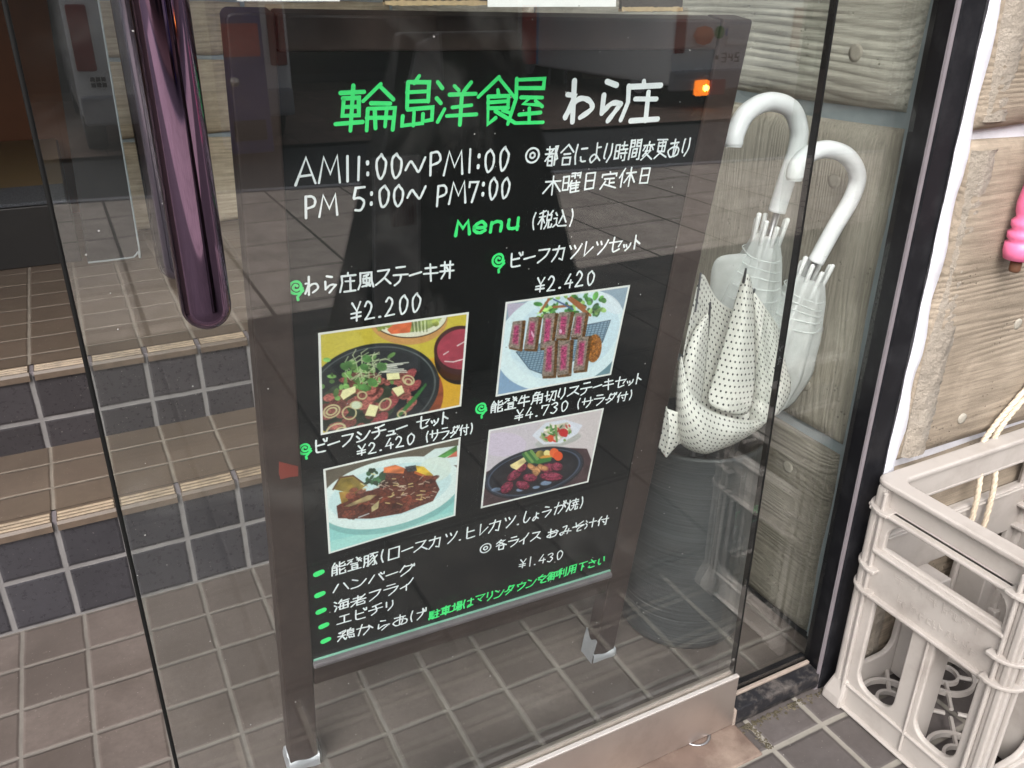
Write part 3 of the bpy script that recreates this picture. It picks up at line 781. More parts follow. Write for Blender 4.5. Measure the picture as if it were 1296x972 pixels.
K15 = {
'輪': "12 72;24 2a 6a 64 24;27 67;0c 7c;40 4f;b0 75;b0 f5;96 e6;88 8f;88 f8 ff;8b fb;ac? ".replace(';ac? ', '') + ";a8 ae;d8 de",
'島': "80 62;32 c2 c8;32 3a;35 c5;38 c8;3a ea ee be;1c 1f af ac;6b 6f", '洋': "01 23;06 28;1e 3a;62 84;c1 a4;55 e5;69 d9;4c fc;95 9f",
'食': "80 06;80 f7;84 86;46 c6 ca;48 c8;46 4f 7d;4a ca;7b ff;dc ab", '屋': "31 e1 e4 34;31 37 0f;57 e7;97 69 d9;b8 ea;5c ec;9a 9f;4f ff", '庄': "80 82;22 f2;22 28 0f;57 e7;a4 af;4f ff",
'都': "12 82;40 46;06 96;92 0b;38 3f 8f 88 38;3b 8b;b1 bf;b0 e0 c5 ea bb", '合': "80 06;80 f6;47 b7;3a 3f cf ca 3a", '時': "02 0d 5d 52 02;07 57;73 e3;a0 a6;76 f6;79 f9;d7 df bf;8b 9d",
'間': "10 1f;10 60 65 15;12 62;90 e0 ef cf;90 95 e5;92 e2;57 5d ad a7 57;5a aa", '変': "80 82;13 f3;63 67 48;a3 a8;34 17;c4 e7;68 2c;58 b8 0f;5a ef", '更': "11 e1;33 3a ca c3 33;36 c6;81 8a 0f;4a ff",
'木': "14 f4;80 8f;84 0d;84 fd", '曜': "02 0d 5d 52 02;07 57;70 a0 a4;72 92;c0 f0 f4;c2 e2;86 6a;77 7f;88 f8;8a ea;8c ec;8f ff;c6 cf", '日': "31 3e be b1 31;37 b7",
'定': "80 82;12 14;12 e2 e4;36 c6;86 8d;8a da;48 0f;4b ff", '休': "40 07;24 2f;64 f4;a0 af;a4 5c;a4 fc", '税': "70 02;05 75;40 4f;45 0b;45 7a;91 a3;f1 d3;94 98 e8 e4 94;a8 9c 7f;c8 ce fe fc",
'込': "12 34;07 37 3c 0e;3c 6e fe;80 a4 eb;a4 6b", '風': "21 2a 0f;21 d1 d9 fe;54 a3;56 5a ba b6 56;84 8d;4d cc;9b cd", '丼': "14 e4;09 f9;51 5a 2f;b1 bf;76 98",
'能': "40 14 64;52 75;16 1f;16 66 6f 5f;19 69;1c 6c;90 96 f6 f4;e1 93;98 9f ff fc;e9 9b", '登': "11 61 06;33 54;a0 f6;e1 b3;f3 c5;47 b7;59 5c bc b9 59;5d 6f;bd af;1f ff",
'牛': "40 17;33 d3;09 f9;80 8f", '角': "60 24;41 a1 84;24 e4 ef cf;24 2b 0f;28 e8;2b eb;84 8f", '切': "06 66;30 3d 6b;82 f2 ef bd;b2 7f", '付': "40 07;24 2f;55 f5;c0 cf af;78 9b",
'豚': "11 1b 0f;11 51 5f 4f;15 55;1a 5a;70 f0;b0 74;a2 c6 cf af;a6 6a;b9 6e;f4 c7;b7 ff", '海': "01 23;06 28;0e 2a;70 44;62 f2;65 5d ed e5 65;49 f9;95 9d", '老': "23 b3;70 77;07 f7;e1 0e;69 6e ee ec;da 6b",
'鶏': "71 13;14 35;44 55;73 55;08 78;46 48 0f;48 7f;c0 a2;92 9a;92 e2 e7;94 e4;97 e7;9a fa fe de;8c 7f;ac be;cc dd", '焼': "03 15;52 35;30 38 0f;38 5e;72 f2;b0 b5;75 f5;95 98;d5 d8;69 f9;99 9c 6f;c9 cf ff fc",
'各': "60 05;62 c2 09;33 fa;49 4f bf b9 49", '汁': "01 24;06 29;0f 2b;56 f6;a0 af", '駐': "11 1a;11 71;14 64;17 67;41 4a;1a 7a 7f 5f;0c 0f;2c 3e;4c 5d;b0 c2;84 f4;99 e9;8f ff;c4 cf",
'車': "12 e2;34 3b cb c4 34;37 c7;0d fd;80 8f", '場': "04 54;30 3c;0d 6b;80 85 e5 e0 80;82 e2;67 f7;97 6c;79 e9 ee cf;a9 8f;c9 af", '御': "30 04;45 0a;27 2f;60 53;52 a2;55 a5;75 7d;79 a9;57 5d;4e ae;b2 f2 fa da;b2 bf",
'利': "60 12;04 84;40 4f;44 0b;44 7a;a2 ab;e0 ef cf", '用': "21 2a 0f;21 d1 df bf;26 d6;2a da;71 7f", '下': "11 f1;71 7f;76 a9"}
ADV = {'1': .45, ':': .4, '.': .38, '(': .5, ')': .5, ' ': .55, 'ッ': .62, 'ょ': .62, 'ュ': .68, 'ー': .8, '~': 1.0, 'A': .95, 'M': 1.0, 'P': .75, 'し': .8, 'い': .85, 'リ': .8, 'り': .8, 'ト': .75, 'レ': .8}
for d in '02345 7': ADV.setdefault(d, .68)
ADV['Y'] = .72
class Ink:
    def __init__(self): self.b = MB(); self.k = 0
    def stroke(self, pts, w):
        """pts in board (u,v); a flat marker ribbon with round ends just proud of the panel"""
        P = [np.array(p, float) for p in pts]
        Q = [P[0]]
        for p in P[1:]:
            if np.linalg.norm(p-Q[-1]) > 1e-4: Q.append(p)
        if len(Q) < 2: Q = [Q[0], Q[0]+np.array((w*.3, 0))]
        w = w*.86
        self.k += 1; d = .0056-.0000035*(self.k % 500)
        n = len(Q); L, R = [], []
        for i in range(n):
            a = Q[i]-Q[i-1] if i > 0 else Q[1]-Q[0]; c = Q[i+1]-Q[i] if i < n-1 else Q[-1]-Q[-2]
            a = a/np.linalg.norm(a); c = c/np.linalg.norm(c); t_ = a+c
            if np.linalg.norm(t_) < .3: t_ = c
            t_ = t_/np.linalg.norm(t_); nn = np.array((-t_[1], t_[0])); m_ = min(1.5, 1/max(.5, float(np.dot(t_, c))))
            ww = w*.5*m_*(1+.10*math.sin(self.k*1.7+i*1.3))
            L.append(Q[i]+nn*ww); R.append(Q[i]-nn*ww)
        vs = [bp(p[0], p[1], d) for p in L] + [bp(p[0], p[1], d) for p in R]
        fs = [(i, i+1, n+i+1, n+i) for i in range(n-1)]
        for end, sgn in ((0, -1), (n-1, 1)):
            t_ = (Q[1]-Q[0]) if end == 0 else (Q[-1]-Q[-2]); t_ = sgn*t_/np.linalg.norm(t_); nn = np.array((-t_[1], t_[0]))
            rr = np.linalg.norm(L[end]-R[end])/2; k0 = len(vs)
            for q in range(7):
                a = -math.pi/2+math.pi*q/6; p = Q[end]+t_*math.cos(a)*rr+nn*math.sin(a)*rr; vs.append(bp(p[0], p[1], d))
            fs.append(tuple(range(k0, k0+7)))
        self.b.add(vs, fs)
    def char(self, ch, o, ex, ey, w):
        """o: bottom-left (u,v), ex/ey: full box vectors"""
        data, div = None, 9.0
        if ch in K9: data = K9[ch]
        elif ch in K15: data, div = K15[ch], 15.0
        elif ch in DAK:
            base = DAK[ch]; data = K9[base]
            for s in ("70 82", "90 92"): self.poly(s, 9.0, o, ex, ey, w)
        if data is None: return
        for s in data.split(';'): self.poly(s.strip(), div, o, ex, ey, w)
    def poly(self, s, div, o, ex, ey, w):
        sm = s.startswith('~'); s = s.lstrip('~')
        pts = [(int(t_[0], 16)/div, 1-int(t_[1], 16)/div) for t_ in s.split()]
        j = .022
        pts = [(x+random.uniform(-j, j), y+random.uniform(-j, j)) for x, y in pts]
        P = [np.array(o)+np.array(ex)*x+np.array(ey)*y for x, y in pts]
        if sm and len(P) > 2:
            P = [np.array((p.x, p.y)) for p in smooth_path([(p[0], p[1], 0) for p in P], 6)]
        self.stroke(P, w)
    def line(self, text, a, c, h, w, sq=.86):
        a, c = np.array(a), np.array(c); adv = [ADV.get(ch, 1.0) for ch in text]; tot = sum(adv); e = (c-a)
        x = 0.0; ll = np.linalg.norm(e); en = e/ll
        for ch, ad in zip(text, adv):
            wd = ad/tot*sq; hh = h*(1+random.uniform(-.06, .06)); small = ch in 'ッょュ'
            if small: hh *= .72
            if ch == '.': hh *= 1
            if ch == '~' or ch == 'ー': pass
            off = random.uniform(-.03, .03)*h
            o = a+e*(x+ad/tot*(1-sq)/2)+np.array((0, off))
            ey = np.array((.02*h*random.uniform(-1, 2), hh))
            if ch in '.': self.stroke([o+e*wd*.4+ey*.06, o+e*wd*.4+ey*.06+np.array((w*.4, 0))], w*1.25)
            elif ch == ':':
                for q in (.22, .68): self.stroke([o+e*wd*.5+ey*q, o+e*wd*.5+ey*(q+.08)], w*1.35)
            else: self.char(ch, o, e*wd, ey, w)
            x += ad/tot
    def ring(self, c, r, w):
        self.stroke([(c[0]+r*math.cos(a), c[1]+r*math.sin(a)) for a in np.linspace(.4, 2*math.pi+.35, 28)], w)
    def swirl(self, c, r, w):
        pts = []
        for a in np.linspace(0, 3.6*math.pi, 40):
            rr = r*(.16+.84*a/(3.6*math.pi)); pts.append((c[0]+rr*math.cos(a+.6), c[1]+rr*math.sin(a+.6)))
        self.stroke(pts, w)
        self.stroke([(c[0]+r*.75, c[1]-r*.25), (c[0]+r*.45, c[1]-r*1.0), (c[0]+r*.1, c[1]-r*1.35), (c[0]+r*.15, c[1]-r*1.75)], w)
    def dot(self, c, r):
        self.stroke([(c[0]-r*.5, c[1]-r*.12), (c[0]+r*.5, c[1]+r*.12)], r*1.5)
    def done(self, name, mat):
        return self.b.build(name, mat, mbd, recalc=False)
def hgt(lo, hi): return abs(hi[1]-lo[1])
# shop name, one box per character: (char, bottom-left, bottom-right, top-left)
ik = Ink()
for ch, bl, br, tl in (('輪', (0.1346,1.3873), (0.2181,1.3881), (0.1372,1.4497)), ('島', (0.2287,1.3921), (0.2803,1.3945), (0.2286,1.4604)), ('洋', (0.2817,1.3911), (0.3470,1.3907), (0.2826,1.4563)),
                       ('食', (0.3509,1.3894), (0.4111,1.3905), (0.3473,1.4573)), ('屋', (0.3993,1.3886), (0.4602,1.3885), (0.3979,1.4587))):
    ik.char(ch, bl, np.array(br)-np.array(bl), np.array(tl)-np.array(bl), .0066)
ik.done('heading_lettering', M['ink_green'])
ik = Ink()
for ch, bl, br, tl in (('わ', (0.4939,1.3872), (0.5530,1.3861), (0.4896,1.4491)), ('ら', (0.5560,1.3860), (0.6052,1.3853), (0.5516,1.4479)), ('庄', (0.6037,1.3854), (0.6747,1.3852), (0.5997,1.4470))):
    ik.char(ch, bl, np.array(br)-np.array(bl), np.array(tl)-np.array(bl), .0098)
ik.done('heading_lettering', M['ink_white'])
ik = Ink()
ik.line('AM11:00~PM1:00', (0.0734,1.3164), (0.4102,1.3160), .036, .0042)
ik.line('PM', (0.0821,1.2655), (0.1363,1.2666), .032, .0042); ik.line('5:00~', (0.1553,1.2710), (0.2736,1.2745), .032, .0042); ik.line('PM7:00', (0.2842,1.2673), (0.4158,1.2719), .034, .0042)
ik.ring((0.4481,1.3375), .0115, .0036); ik.ring((0.4481,1.3375), .0042, .0036)
ik.line('都合により時間変更あり', (0.4701,1.3185), (0.7566,1.3200), .031, .0034); ik.line('木曜日定休日', (0.4716,1.2701), (0.6885,1.2757), .030, .0034)
ik.done('opening_hours_lettering', M['ink_white'])
ik = Ink(); ik.line('menu', (0.3196,1.2160), (0.4414,1.2160), .026, .0066); ik.done('menu_heading_lettering', M['ink_green'])
ik = Ink(); ik.line('(税込)', (0.4549,1.2119), (0.5422,1.2119), .030, .0032); ik.done('menu_heading_lettering', M['ink_white'])
for caption, price, extra in (
        (('わら庄風ステーキ丼', (0.0777,1.1428), (0.3264,1.1425), .030, .0038), ('Y2.200', (0.1488,1.0872), (0.2706,1.0901), .032, .0038), None),
        (('ビーフカツレツセット', (0.4203,1.1480), (0.6881,1.1558), .026, .0038), ('Y2.420', (0.4770,1.0948), (0.6017,1.0951), .028, .0038), None),
        (('ビーフシチュー セット', (0.0804,0.8445), (0.3313,0.8544), .025, .0038), ('Y2.420', (0.1558,0.8202), (0.2670,0.8222), .023, .0034), ('(サラダ付)', (0.2837,0.8199), (0.3823,0.8177), .024, .0032)),
        (('能登牛角切りステーキセット', (0.4117,0.8557), (0.7503,0.8562), .025, .0036), ('Y4.730', (0.4635,0.8262), (0.5843,0.8251), .023, .0034), ('(サラダ付)', (0.5987,0.8238), (0.7366,0.8190), .023, .0034))):
    ik = Ink(); ik.line(*caption); ik.done('dish_lettering', M['ink_white'])
    ik = Ink(); ik.line(*price)
    if extra: ik.line(*extra)
    ik.done('price_lettering', M['ink_white'])
for c, r in (((0.0690,1.1597), .0125), ((0.4042,1.1656), .0135), ((0.0689,0.8590), .0125), ((0.3945,0.8718), .0130)):
    ik = Ink(); ik.swirl(c, r, .0048); ik.done('swirl_mark', M['ink_green'])
for c in ((0.0824,0.5648), (0.0824,0.5087), (0.0831,0.4633), (0.0872,0.4207), (0.0898,0.3775)):
    ik = Ink(); ik.dot(c, .0095); ik.done('bullet_mark', M['ink_green'])
for args in (('能登豚(ロースカツ.ヒレカツ.しょうが焼)', (0.1034,0.5490), (0.6613,0.5568), .030, .0036), ('ハンバーグ', (0.1052,0.5022), (0.2759,0.4975), .025, .0036), ('海老フライ', (0.1069,0.4494), (0.2754,0.4556), .028, .0036),
             ('エビチリ', (0.1106,0.4099), (0.2355,0.4119), .026, .0036), ('鶏からあげ', (0.1111,0.3637), (0.3045,0.3561), .029, .0036)):
    ik = Ink(); ik.line(*args); ik.done('side_dish_lettering', M['ink_white'])
ik = Ink(); ik.ring((0.4301,0.5122), .012, .0034); ik.ring((0.4301,0.5122), .0045, .0034)
ik.line('各ライス', (0.4531,0.4978), (0.5625,0.4931), .027, .0036); ik.line('おみそ汁付', (0.5742,0.4915), (0.7358,0.4863), .025, .0036); ik.done('rice_note_lettering', M['ink_white'])
ik = Ink(); ik.line('Y1.430', (0.5123,0.4245), (0.6277,0.4151), .026, .0032); ik.done('price_lettering', M['ink_white'])
ik = Ink(); ik.line('駐車場はマリンタウンを御利用下さい', (0.3084,0.3474), (0.7466,0.3616), .025, .0042); ik.done('parking_lettering', M['ink_green'])

# ---- printed food photographs ----------------------------------------------
class Print:
    """a photo print: a fine mesh whose vertex colours are the printed picture, drawn in the print's own coordinates"""
    def __init__(self, quad_px, corners_uv, nx=230, ny=180):
        self.nx, self.ny = nx, ny
        s = np.linspace(0, 1, nx); t_ = np.linspace(0, 1, ny); self.s, self.t = np.meshgrid(s, t_)
        q = np.array(quad_px, float)   # TL TR BR BL in drawing coordinates
        A = []; Bv = []
        for (u, v), (x, y) in zip(((0, 0), (1, 0), (1, 1), (0, 1)), q):
            A.append([u, v, 1, 0, 0, 0, -u*x, -v*x]); Bv.append(x); A.append([0, 0, 0, u, v, 1, -u*y, -v*y]); Bv.append(y)
        hh = np.linalg.solve(np.array(A), np.array(Bv)); den = hh[6]*self.s+hh[7]*self.t+1
        self.x = (hh[0]*self.s+hh[1]*self.t+hh[2])/den; self.y = (hh[3]*self.s+hh[4]*self.t+hh[5])/den
        self.c = np.zeros((ny, nx, 3)); self.corn = corners_uv
        self.e = 5.0
        self.n1 = self.noise(9); self.n2 = self.noise(22); self.n3 = self.noise(60)*.35+self.noise(120)*.65
    def noise(self, k):
        g = rng.random((k+3, k+3)); y = self.t*k; x = self.s*k; i = x.astype(int); j = y.astype(int); fx_ = x-i; fy = y-j
        fx_ = fx_*fx_*(3-2*fx_); fy = fy*fy*(3-2*fy)
        return (g[j, i]*(1-fx_)+g[j, i+1]*fx_)*(1-fy)+(g[j+1, i]*(1-fx_)+g[j+1, i+1]*fx_)*fy
    def paint(self, d, col, op=1.0, tex=0.0, n=None):
        m = np.clip(.5-d/self.e, 0, 1)*op
        c = np.array(col, float)[None, None, :]*np.ones(self.c.shape)
        if tex: c = c*(1+tex*((self.n2 if n is None else n)[..., None]-.5)*2)
        self.c = self.c*(1-m[..., None])+c*m[..., None]
    def ell(self, cx, cy, rx, ry, rot, col, op=1, tex=0, n=None):
        a = math.radians(rot); dx, dy = self.x-cx, self.y-cy
        u = (dx*math.cos(a)+dy*math.sin(a))/rx; v = (-dx*math.sin(a)+dy*math.cos(a))/ry
        r = np.sqrt(u*u+v*v); self.paint((r-1)*min(rx, ry), col, op, tex, n)
    def ringe(self, cx, cy, rx, ry, rot, w_, col, op=1):
        a = math.radians(rot); dx, dy = self.x-cx, self.y-cy
        u = (dx*math.cos(a)+dy*math.sin(a))/rx; v = (-dx*math.sin(a)+dy*math.cos(a))/ry
        r = np.sqrt(u*u+v*v); self.paint(np.abs((r-1)*min(rx, ry))-w_, col, op)
    def seg(self, p, q, w_, col, op=1):
        p, q = np.array(p, float), np.array(q, float); d = q-p; L = d@d+1e-9
        t_ = np.clip(((self.x-p[0])*d[0]+(self.y-p[1])*d[1])/L, 0, 1)
        self.paint(np.hypot(self.x-p[0]-t_*d[0], self.y-p[1]-t_*d[1])-w_, col, op)
    def pl(self, pts, w_, col, op=1):
        for a, c in zip(pts, pts[1:]): self.seg(a, c, w_, col, op)
    def poly(self, pts, col, op=1, tex=0, grow=0, n=None):
        P = np.array(pts, float); k = len(P); ins = np.zeros(self.x.shape, bool); dm = np.full(self.x.shape, 1e9)
        for i in range(k):
            a, c = P[i], P[(i+1) % k]; d = c-a
            t_ = np.clip(((self.x-a[0])*d[0]+(self.y-a[1])*d[1])/(d@d+1e-9), 0, 1)
            dm = np.minimum(dm, np.hypot(self.x-a[0]-t_*d[0], self.y-a[1]-t_*d[1]))
            cond = ((a[1] > self.y) != (c[1] > self.y))
            xi = a[0]+(self.y-a[1])*d[0]/(d[1] if abs(d[1]) > 1e-9 else 1e-9)
            ins ^= cond & (self.x < xi)
        self.paint(np.where(ins, -dm, dm)-grow, col, op, tex, n)
    def blob(self, cx, cy, r, col, k=5, tex=.25):
        for _ in range(k):
            self.ell(cx+random.uniform(-r, r)*.6, cy+random.uniform(-r, r)*.6, r*random.uniform(.35, .7), r*random.uniform(.25, .5), random.uniform(0, 180), tuple(np.array(col)*random.uniform(.75, 1.2)), 1, tex)
    def finish(self):
        wx = .016; wy = wx*1.35
        bd = np.minimum(np.minimum(self.s, 1-self.s)/wx, np.minimum(self.t, 1-self.t)/wy) < 1
        c = np.clip(self.c*(1+.10*(self.n3[..., None]-.5)), 0, 255)
        c[bd] = (238, 240, 238)
        c = c/255; c = np.where(c <= .04045, c/12.92, ((c+.055)/1.055)**2.4)
        nx, ny = self.nx, self.ny; K = np.array(self.corn)
        uvp = (K[0]*(1-self.s)[..., None]+K[1]*self.s[..., None])*(1-self.t)[..., None] + (K[3]*(1-self.s)[..., None]+K[2]*self.s[..., None])*self.t[..., None]
        b = MB(); b.v = [bp(u, v, .0050) for u, v in uvp.reshape(-1, 2)]
        b.f = [(j*nx+i, (j+1)*nx+i, (j+1)*nx+i+1, j*nx+i+1) for j in range(ny-1) for i in range(nx-1)]
        o = b.build('food_photo', M['print'], mbd, recalc=False)
        at = o.data.color_attributes.new('print', 'FLOAT_COLOR', 'POINT')
        rgba = np.ones((nx*ny, 4), np.float32); rgba[:, :3] = c.reshape(-1, 3); at.data.foreach_set('color', rgba.ravel())
        return o

# steak bowl on a yellow cloth
p = Print([(22, 255), (1148, 97), (1090, 803), (40, 985)], [(0.0990,1.0764), (0.3560,1.0752), (0.3529,0.8842), (0.0965,0.8802)])
p.c[:] = (208, 190, 72); p.ell(950, 850, 420, 420, 0, (222, 165, 52), .8); p.ell(120, 330, 240, 120, 0, (214, 200, 92), .6)
p.ell(690, 150, 295, 190, 0, (205, 150, 95), .9); p.ell(690, 120, 292, 172, 0, (70, 50, 35)); p.ell(690, 112, 292, 172, 0, (232, 232, 210)); p.ell(690, 100, 262, 148, 0, (150, 165, 95), 1, .4)
p.poly([(530, 230), (590, 180), (720, 165), (700, 250), (560, 262)], (222, 112, 70), 1, .15)
for k in range(9): p.pl([(715+14*k, 165), (725+13*k, 245)], 3, (225, 228, 205) if k % 2 else (95, 110, 70))
for k in range(10): p.blob(470+random.uniform(-40, 60), 205+random.uniform(-25, 30), 28, (155, 175, 80), 2)
p.blob(900, 165, 45, (175, 185, 90), 4)
p.ell(1080, 440, 195, 200, 0, (38, 30, 28)); p.ell(1085, 540, 160, 70, 0, (80, 45, 25), .8); p.ell(1090, 385, 208, 185, 0, (72, 45, 45)); p.ell(1095, 375, 190, 150, -8, (168, 70, 86), 1, .08)
p.pl([(1060, 350), (1140, 305)], 4, (235, 225, 225)); p.pl([(955, 415), (992, 392)], 4, (235, 225, 225)); p.pl([(965, 465), (1030, 470), (1100, 452)], 4, (235, 225, 225))
p.ell(540, 740, 420, 330, -14, (150, 78, 52), 1, .15); p.ell(430, 680, 500, 345, -12, (46, 51, 54)); p.ringe(428, 675, 468, 312, -12, 4, (120, 128, 128), .7); p.ell(425, 690, 450, 300, -12, (40, 44, 48), 1, .1)
p.ell(300, 780, 300, 190, -10, (52, 62, 50), 1, .3)
for i in range(60):
    x, y = random.uniform(60, 760), random.uniform(560, 960)
    if y > 1020-.75*x*.2 or (x > 560 and y > 860-.3*(x-560)): continue
    p.ell(x, y, random.uniform(35, 75), random.uniform(22, 45), random.uniform(-50, 0), tuple(np.array((148, 88, 82))*random.uniform(.7, 1.2)), 1, .35, p.n3)
for a, c in (((700, 560), 60), ((740, 640), 55), ((560, 760), 70), ((480, 880), 70)): p.ell(a[0], a[1], c, c*.55, -40, (152, 78, 80), 1, .3, p.n3)
for k in range(6): p.pl([(580+30*k, 905-30*k), (700+24*k, 760-25*k)], 9, (62, 118, 62), .8)
for i in range(46):
    a = random.gauss(0, 1); x, y = 330+a*105, 560+random.gauss(0, 75)-.15*a*105
    p.ell(x, y, random.uniform(14, 36), random.uniform(10, 22), random.uniform(0, 180), tuple(np.array((108, 150, 84))*random.uniform(.6, 1.35)), 1, .2)
for i in range(34):
    x, y = random.uniform(220, 460), random.uniform(450, 640); a = random.uniform(-2.2, -.2)
    p.pl([(x, y), (x+70*math.cos(a), y+60*math.sin(a)), (x+130*math.cos(a+.4), y+95*math.sin(a+.4))], 3, (196, 210, 168), .9)
for k in range(7): p.pl([(480+random.uniform(-10, 30), 490+8*k), (640+random.uniform(-60, 60), 470+12*k)], 3.5, (225, 228, 215))
for x, y, r in ((215, 495, 34), (245, 480, 30), (380, 440, 36), (360, 500, 32), (420, 610, 38), (360, 650, 36), (490, 500, 40)): p.ell(x, y, r, r*.75, 20, (92, 142, 80), 1, .25)
for q in ([(184, 705), (200, 665), (296, 636), (298, 680), (205, 735)], [(525, 548), (620, 545), (626, 590), (530, 596)], [(565, 660), (640, 638), (660, 688), (610, 720)], [(365, 850), (400, 770), (468, 785), (440, 862)]):
    p.poly([(x+6, y+10) for x, y in q], (90, 70, 50), .7); p.poly(q, (244, 240, 186))
for cx, cy, rx, ry, ro in ((120, 815, 60, 42, -20), (120, 815, 38, 24, -20), (250, 830, 50, 46, 0), (515, 773, 48, 34, -40), (690, 600, 42, 32, 20), (690, 612, 26, 20, 20), (345, 705, 32, 26, 0), (300, 775, 40, 26, 0), (640, 850, 30, 24, 0), (150, 950, 70, 40, -20), (200, 960, 44, 26, 0)):
    p.ringe(cx, cy, rx, ry, ro, 5, (205, 196, 152))
p.ell(300, 775, 34, 26, 0, (214, 226, 200))
p.finish()

# sliced beef cutlet
p = Print([(205, 187), (1228, 47), (1070, 785), (120, 965)], [(0.4242,1.0841), (0.6792,1.0833), (0.6711,0.8901), (0.4209,0.8905)])
p.c[:] = (150, 172, 190); p.poly([(150, 700), (150, 960), (520, 880)], (138, 170, 205), .9); p.poly([(860, 800), (1120, 500), (1100, 780)], (110, 145, 158))
p.poly([(215, 200), (370, 195), (230, 330)], (190, 182, 205))
p.ell(660, 490, 560, 400, -22, (222, 242, 250)); p.ell(690, 470, 470, 320, -24, (206, 230, 244), .9); p.ell(1060, 200, 120, 60, 40, (228, 238, 248), .7); p.ell(300, 760, 210, 70, 38, (228, 246, 252), .6)
rk = [(290, 600), (420, 560), (860, 380), (1065, 340), (1000, 520), (560, 800), (400, 740)]
p.poly(rk, (140, 168, 188))
for k in range(-5, 34): p.seg((280+26*k, 860), (480+26*k, 340), 2.2, (70, 92, 112), .0)
mk = None
old = p.c.copy()
for k in range(40):
    p.seg((150+28*k, 900), (330+28*k, 300), 2.4, (74, 98, 120)); p.seg((200, 330+18*k), (1100, 230+18*k), 2.4, (88, 112, 132))
new = p.c.copy(); p.c = np.zeros_like(old); p.poly(rk, (1, 1, 1)); msk = p.c[..., :1]; p.c = old*(1-msk)+new*msk
for a, c in zip(rk, rk[1:]+rk[:1]): p.seg(a, c, 3, (70, 90, 110))
for i in range(80):
    x = random.uniform(470, 1010); y = random.uniform(120, 310)-.06*(x-470)+30
    p.ell(x, y, random.uniform(14, 40), random.uniform(8, 22), random.uniform(0, 180), tuple(np.array(random.choice([(96, 160, 78), (70, 130, 66), (150, 190, 110), (60, 95, 62)]))*random.uniform(.8, 1.2)), 1, .3)
for a in (((560, 165), (490, 270)), ((720, 160), (850, 270)), ((740, 150), (900, 300)), ((600, 230), (720, 220)), ((760, 165), (860, 235))): p.pl(a, 10, (165, 105, 70))
p.pl([(600, 165), (680, 205), (760, 250)], 7, (84, 105, 150)); p.ell(930, 570, 62, 115, 8, (150, 96, 44), 1, .4, p.n3); p.pl([(885, 500), (880, 670)], 9, (110, 70, 55))
for q in ([(265, 350), (345, 340), (318, 580), (225, 560)], [(400, 315), (480, 312), (440, 580), (350, 575)], [(520, 285), (615, 280), (575, 560), (482, 570)], [(645, 275), (745, 270), (705, 490), (612, 490)], [(780, 280), (865, 275), (830, 480), (735, 480)],
          [(530, 520), (612, 505), (596, 795), (500, 800)], [(640, 510), (740, 500), (720, 780), (622, 792)], [(800, 480), (890, 470), (850, 745), (755, 755)]):
    Q = np.array(q, float); cen = Q.mean(0)
    p.poly(Q+np.array((16, 8)), (104, 72, 40), 1, .4, 9, p.n3); p.poly(cen+(Q-cen)*np.array((.86, .95)), (138, 126, 116), 1, .3, 6, p.n3)
    p.poly(cen+(Q-cen)*np.array((.48, .70)), (160, 112, 122), 1, .3, 6, p.n3); p.poly(cen+(Q-cen)*np.array((.34, .60)), (168, 72, 112), 1, .35, 4, p.n3)
p.ell(655, 430, 12, 16, 0, (225, 180, 205)); p.ell(425, 455, 8, 30, -20, (225, 180, 205))
p.finish()

# beef stew on a white oval plate
p = Print([(58, 330), (1087, 88), (1045, 675), (100, 962)], [(0.0982,0.8076), (0.3562,0.8149), (0.3555,0.6241), (0.1021,0.6076)])
p.c[:] = (98, 90, 78); p.poly([(40, 700), (1100, 400), (1100, 1000), (40, 1000)], (152, 214, 212)); p.poly([(60, 880), (1060, 640), (1060, 760), (60, 1010)], (176, 228, 222), .7)
p.ell(560, 540, 560, 250, -14, (120, 170, 170), .6); p.ell(555, 505, 548, 246, -14, (226, 242, 242)); p.poly([(810, 240), (900, 175), (1090, 150), (1090, 300), (900, 300)], (222, 238, 238)); p.ell(560, 495, 470, 190, -14, (205, 232, 236)); p.ell(900, 330, 120, 90, -10, (222, 236, 228), .8)
p.poly([(920, 235), (1060, 150), (1060, 200), (970, 245)], (80, 140, 70), 1, .3); p.poly([(985, 245), (1060, 190), (1060, 235)], (205, 110, 90), 1, .3)
p.poly([(170, 610), (300, 540), (500, 470), (520, 350), (700, 330), (880, 380), (925, 480), (880, 560), (650, 650), (420, 690), (180, 690)], (92, 48, 38), 1, .35, 8, p.n3)
p.poly([(130, 480), (190, 390), (290, 375), (390, 450), (300, 520), (180, 490)], (146, 124, 52), 1, .25); p.pl([(135, 483), (190, 392), (290, 378), (388, 448)], 6, (96, 66, 42)); p.poly([(180, 500), (280, 500), (270, 560), (200, 590)], (166, 130, 58), 1, .3)
for i in range(22): p.ell(random.uniform(385, 520), random.uniform(335, 440), random.uniform(14, 32), random.uniform(10, 22), random.uniform(0, 180), tuple(np.array((52, 98, 62))*random.uniform(.5, 1.25)), 1, .3)
p.poly([(525, 315), (610, 295), (680, 320), (670, 360), (520, 355)], (214, 118, 66), 1, .2); p.poly([(750, 300), (820, 310), (885, 370), (880, 400), (760, 350)], (214, 178, 62), 1, .2); p.poly([(750, 340), (880, 395), (870, 410), (750, 360)], (190, 98, 48)); p.poly([(680, 310), (760, 298), (770, 340), (700, 350)], (62, 66, 70), 1, .5, 0, p.n3)
for i in range(60):
    x, y = random.uniform(180, 900), random.uniform(360, 680)
    if abs((y-540)+.22*(x-540)) > 110: continue
    p.ell(x, y, random.uniform(20, 60), random.uniform(12, 30), random.uniform(-40, 10), tuple(np.array((104, 54, 42))*random.uniform(.55, 1.35)), .9, .3, p.n3)
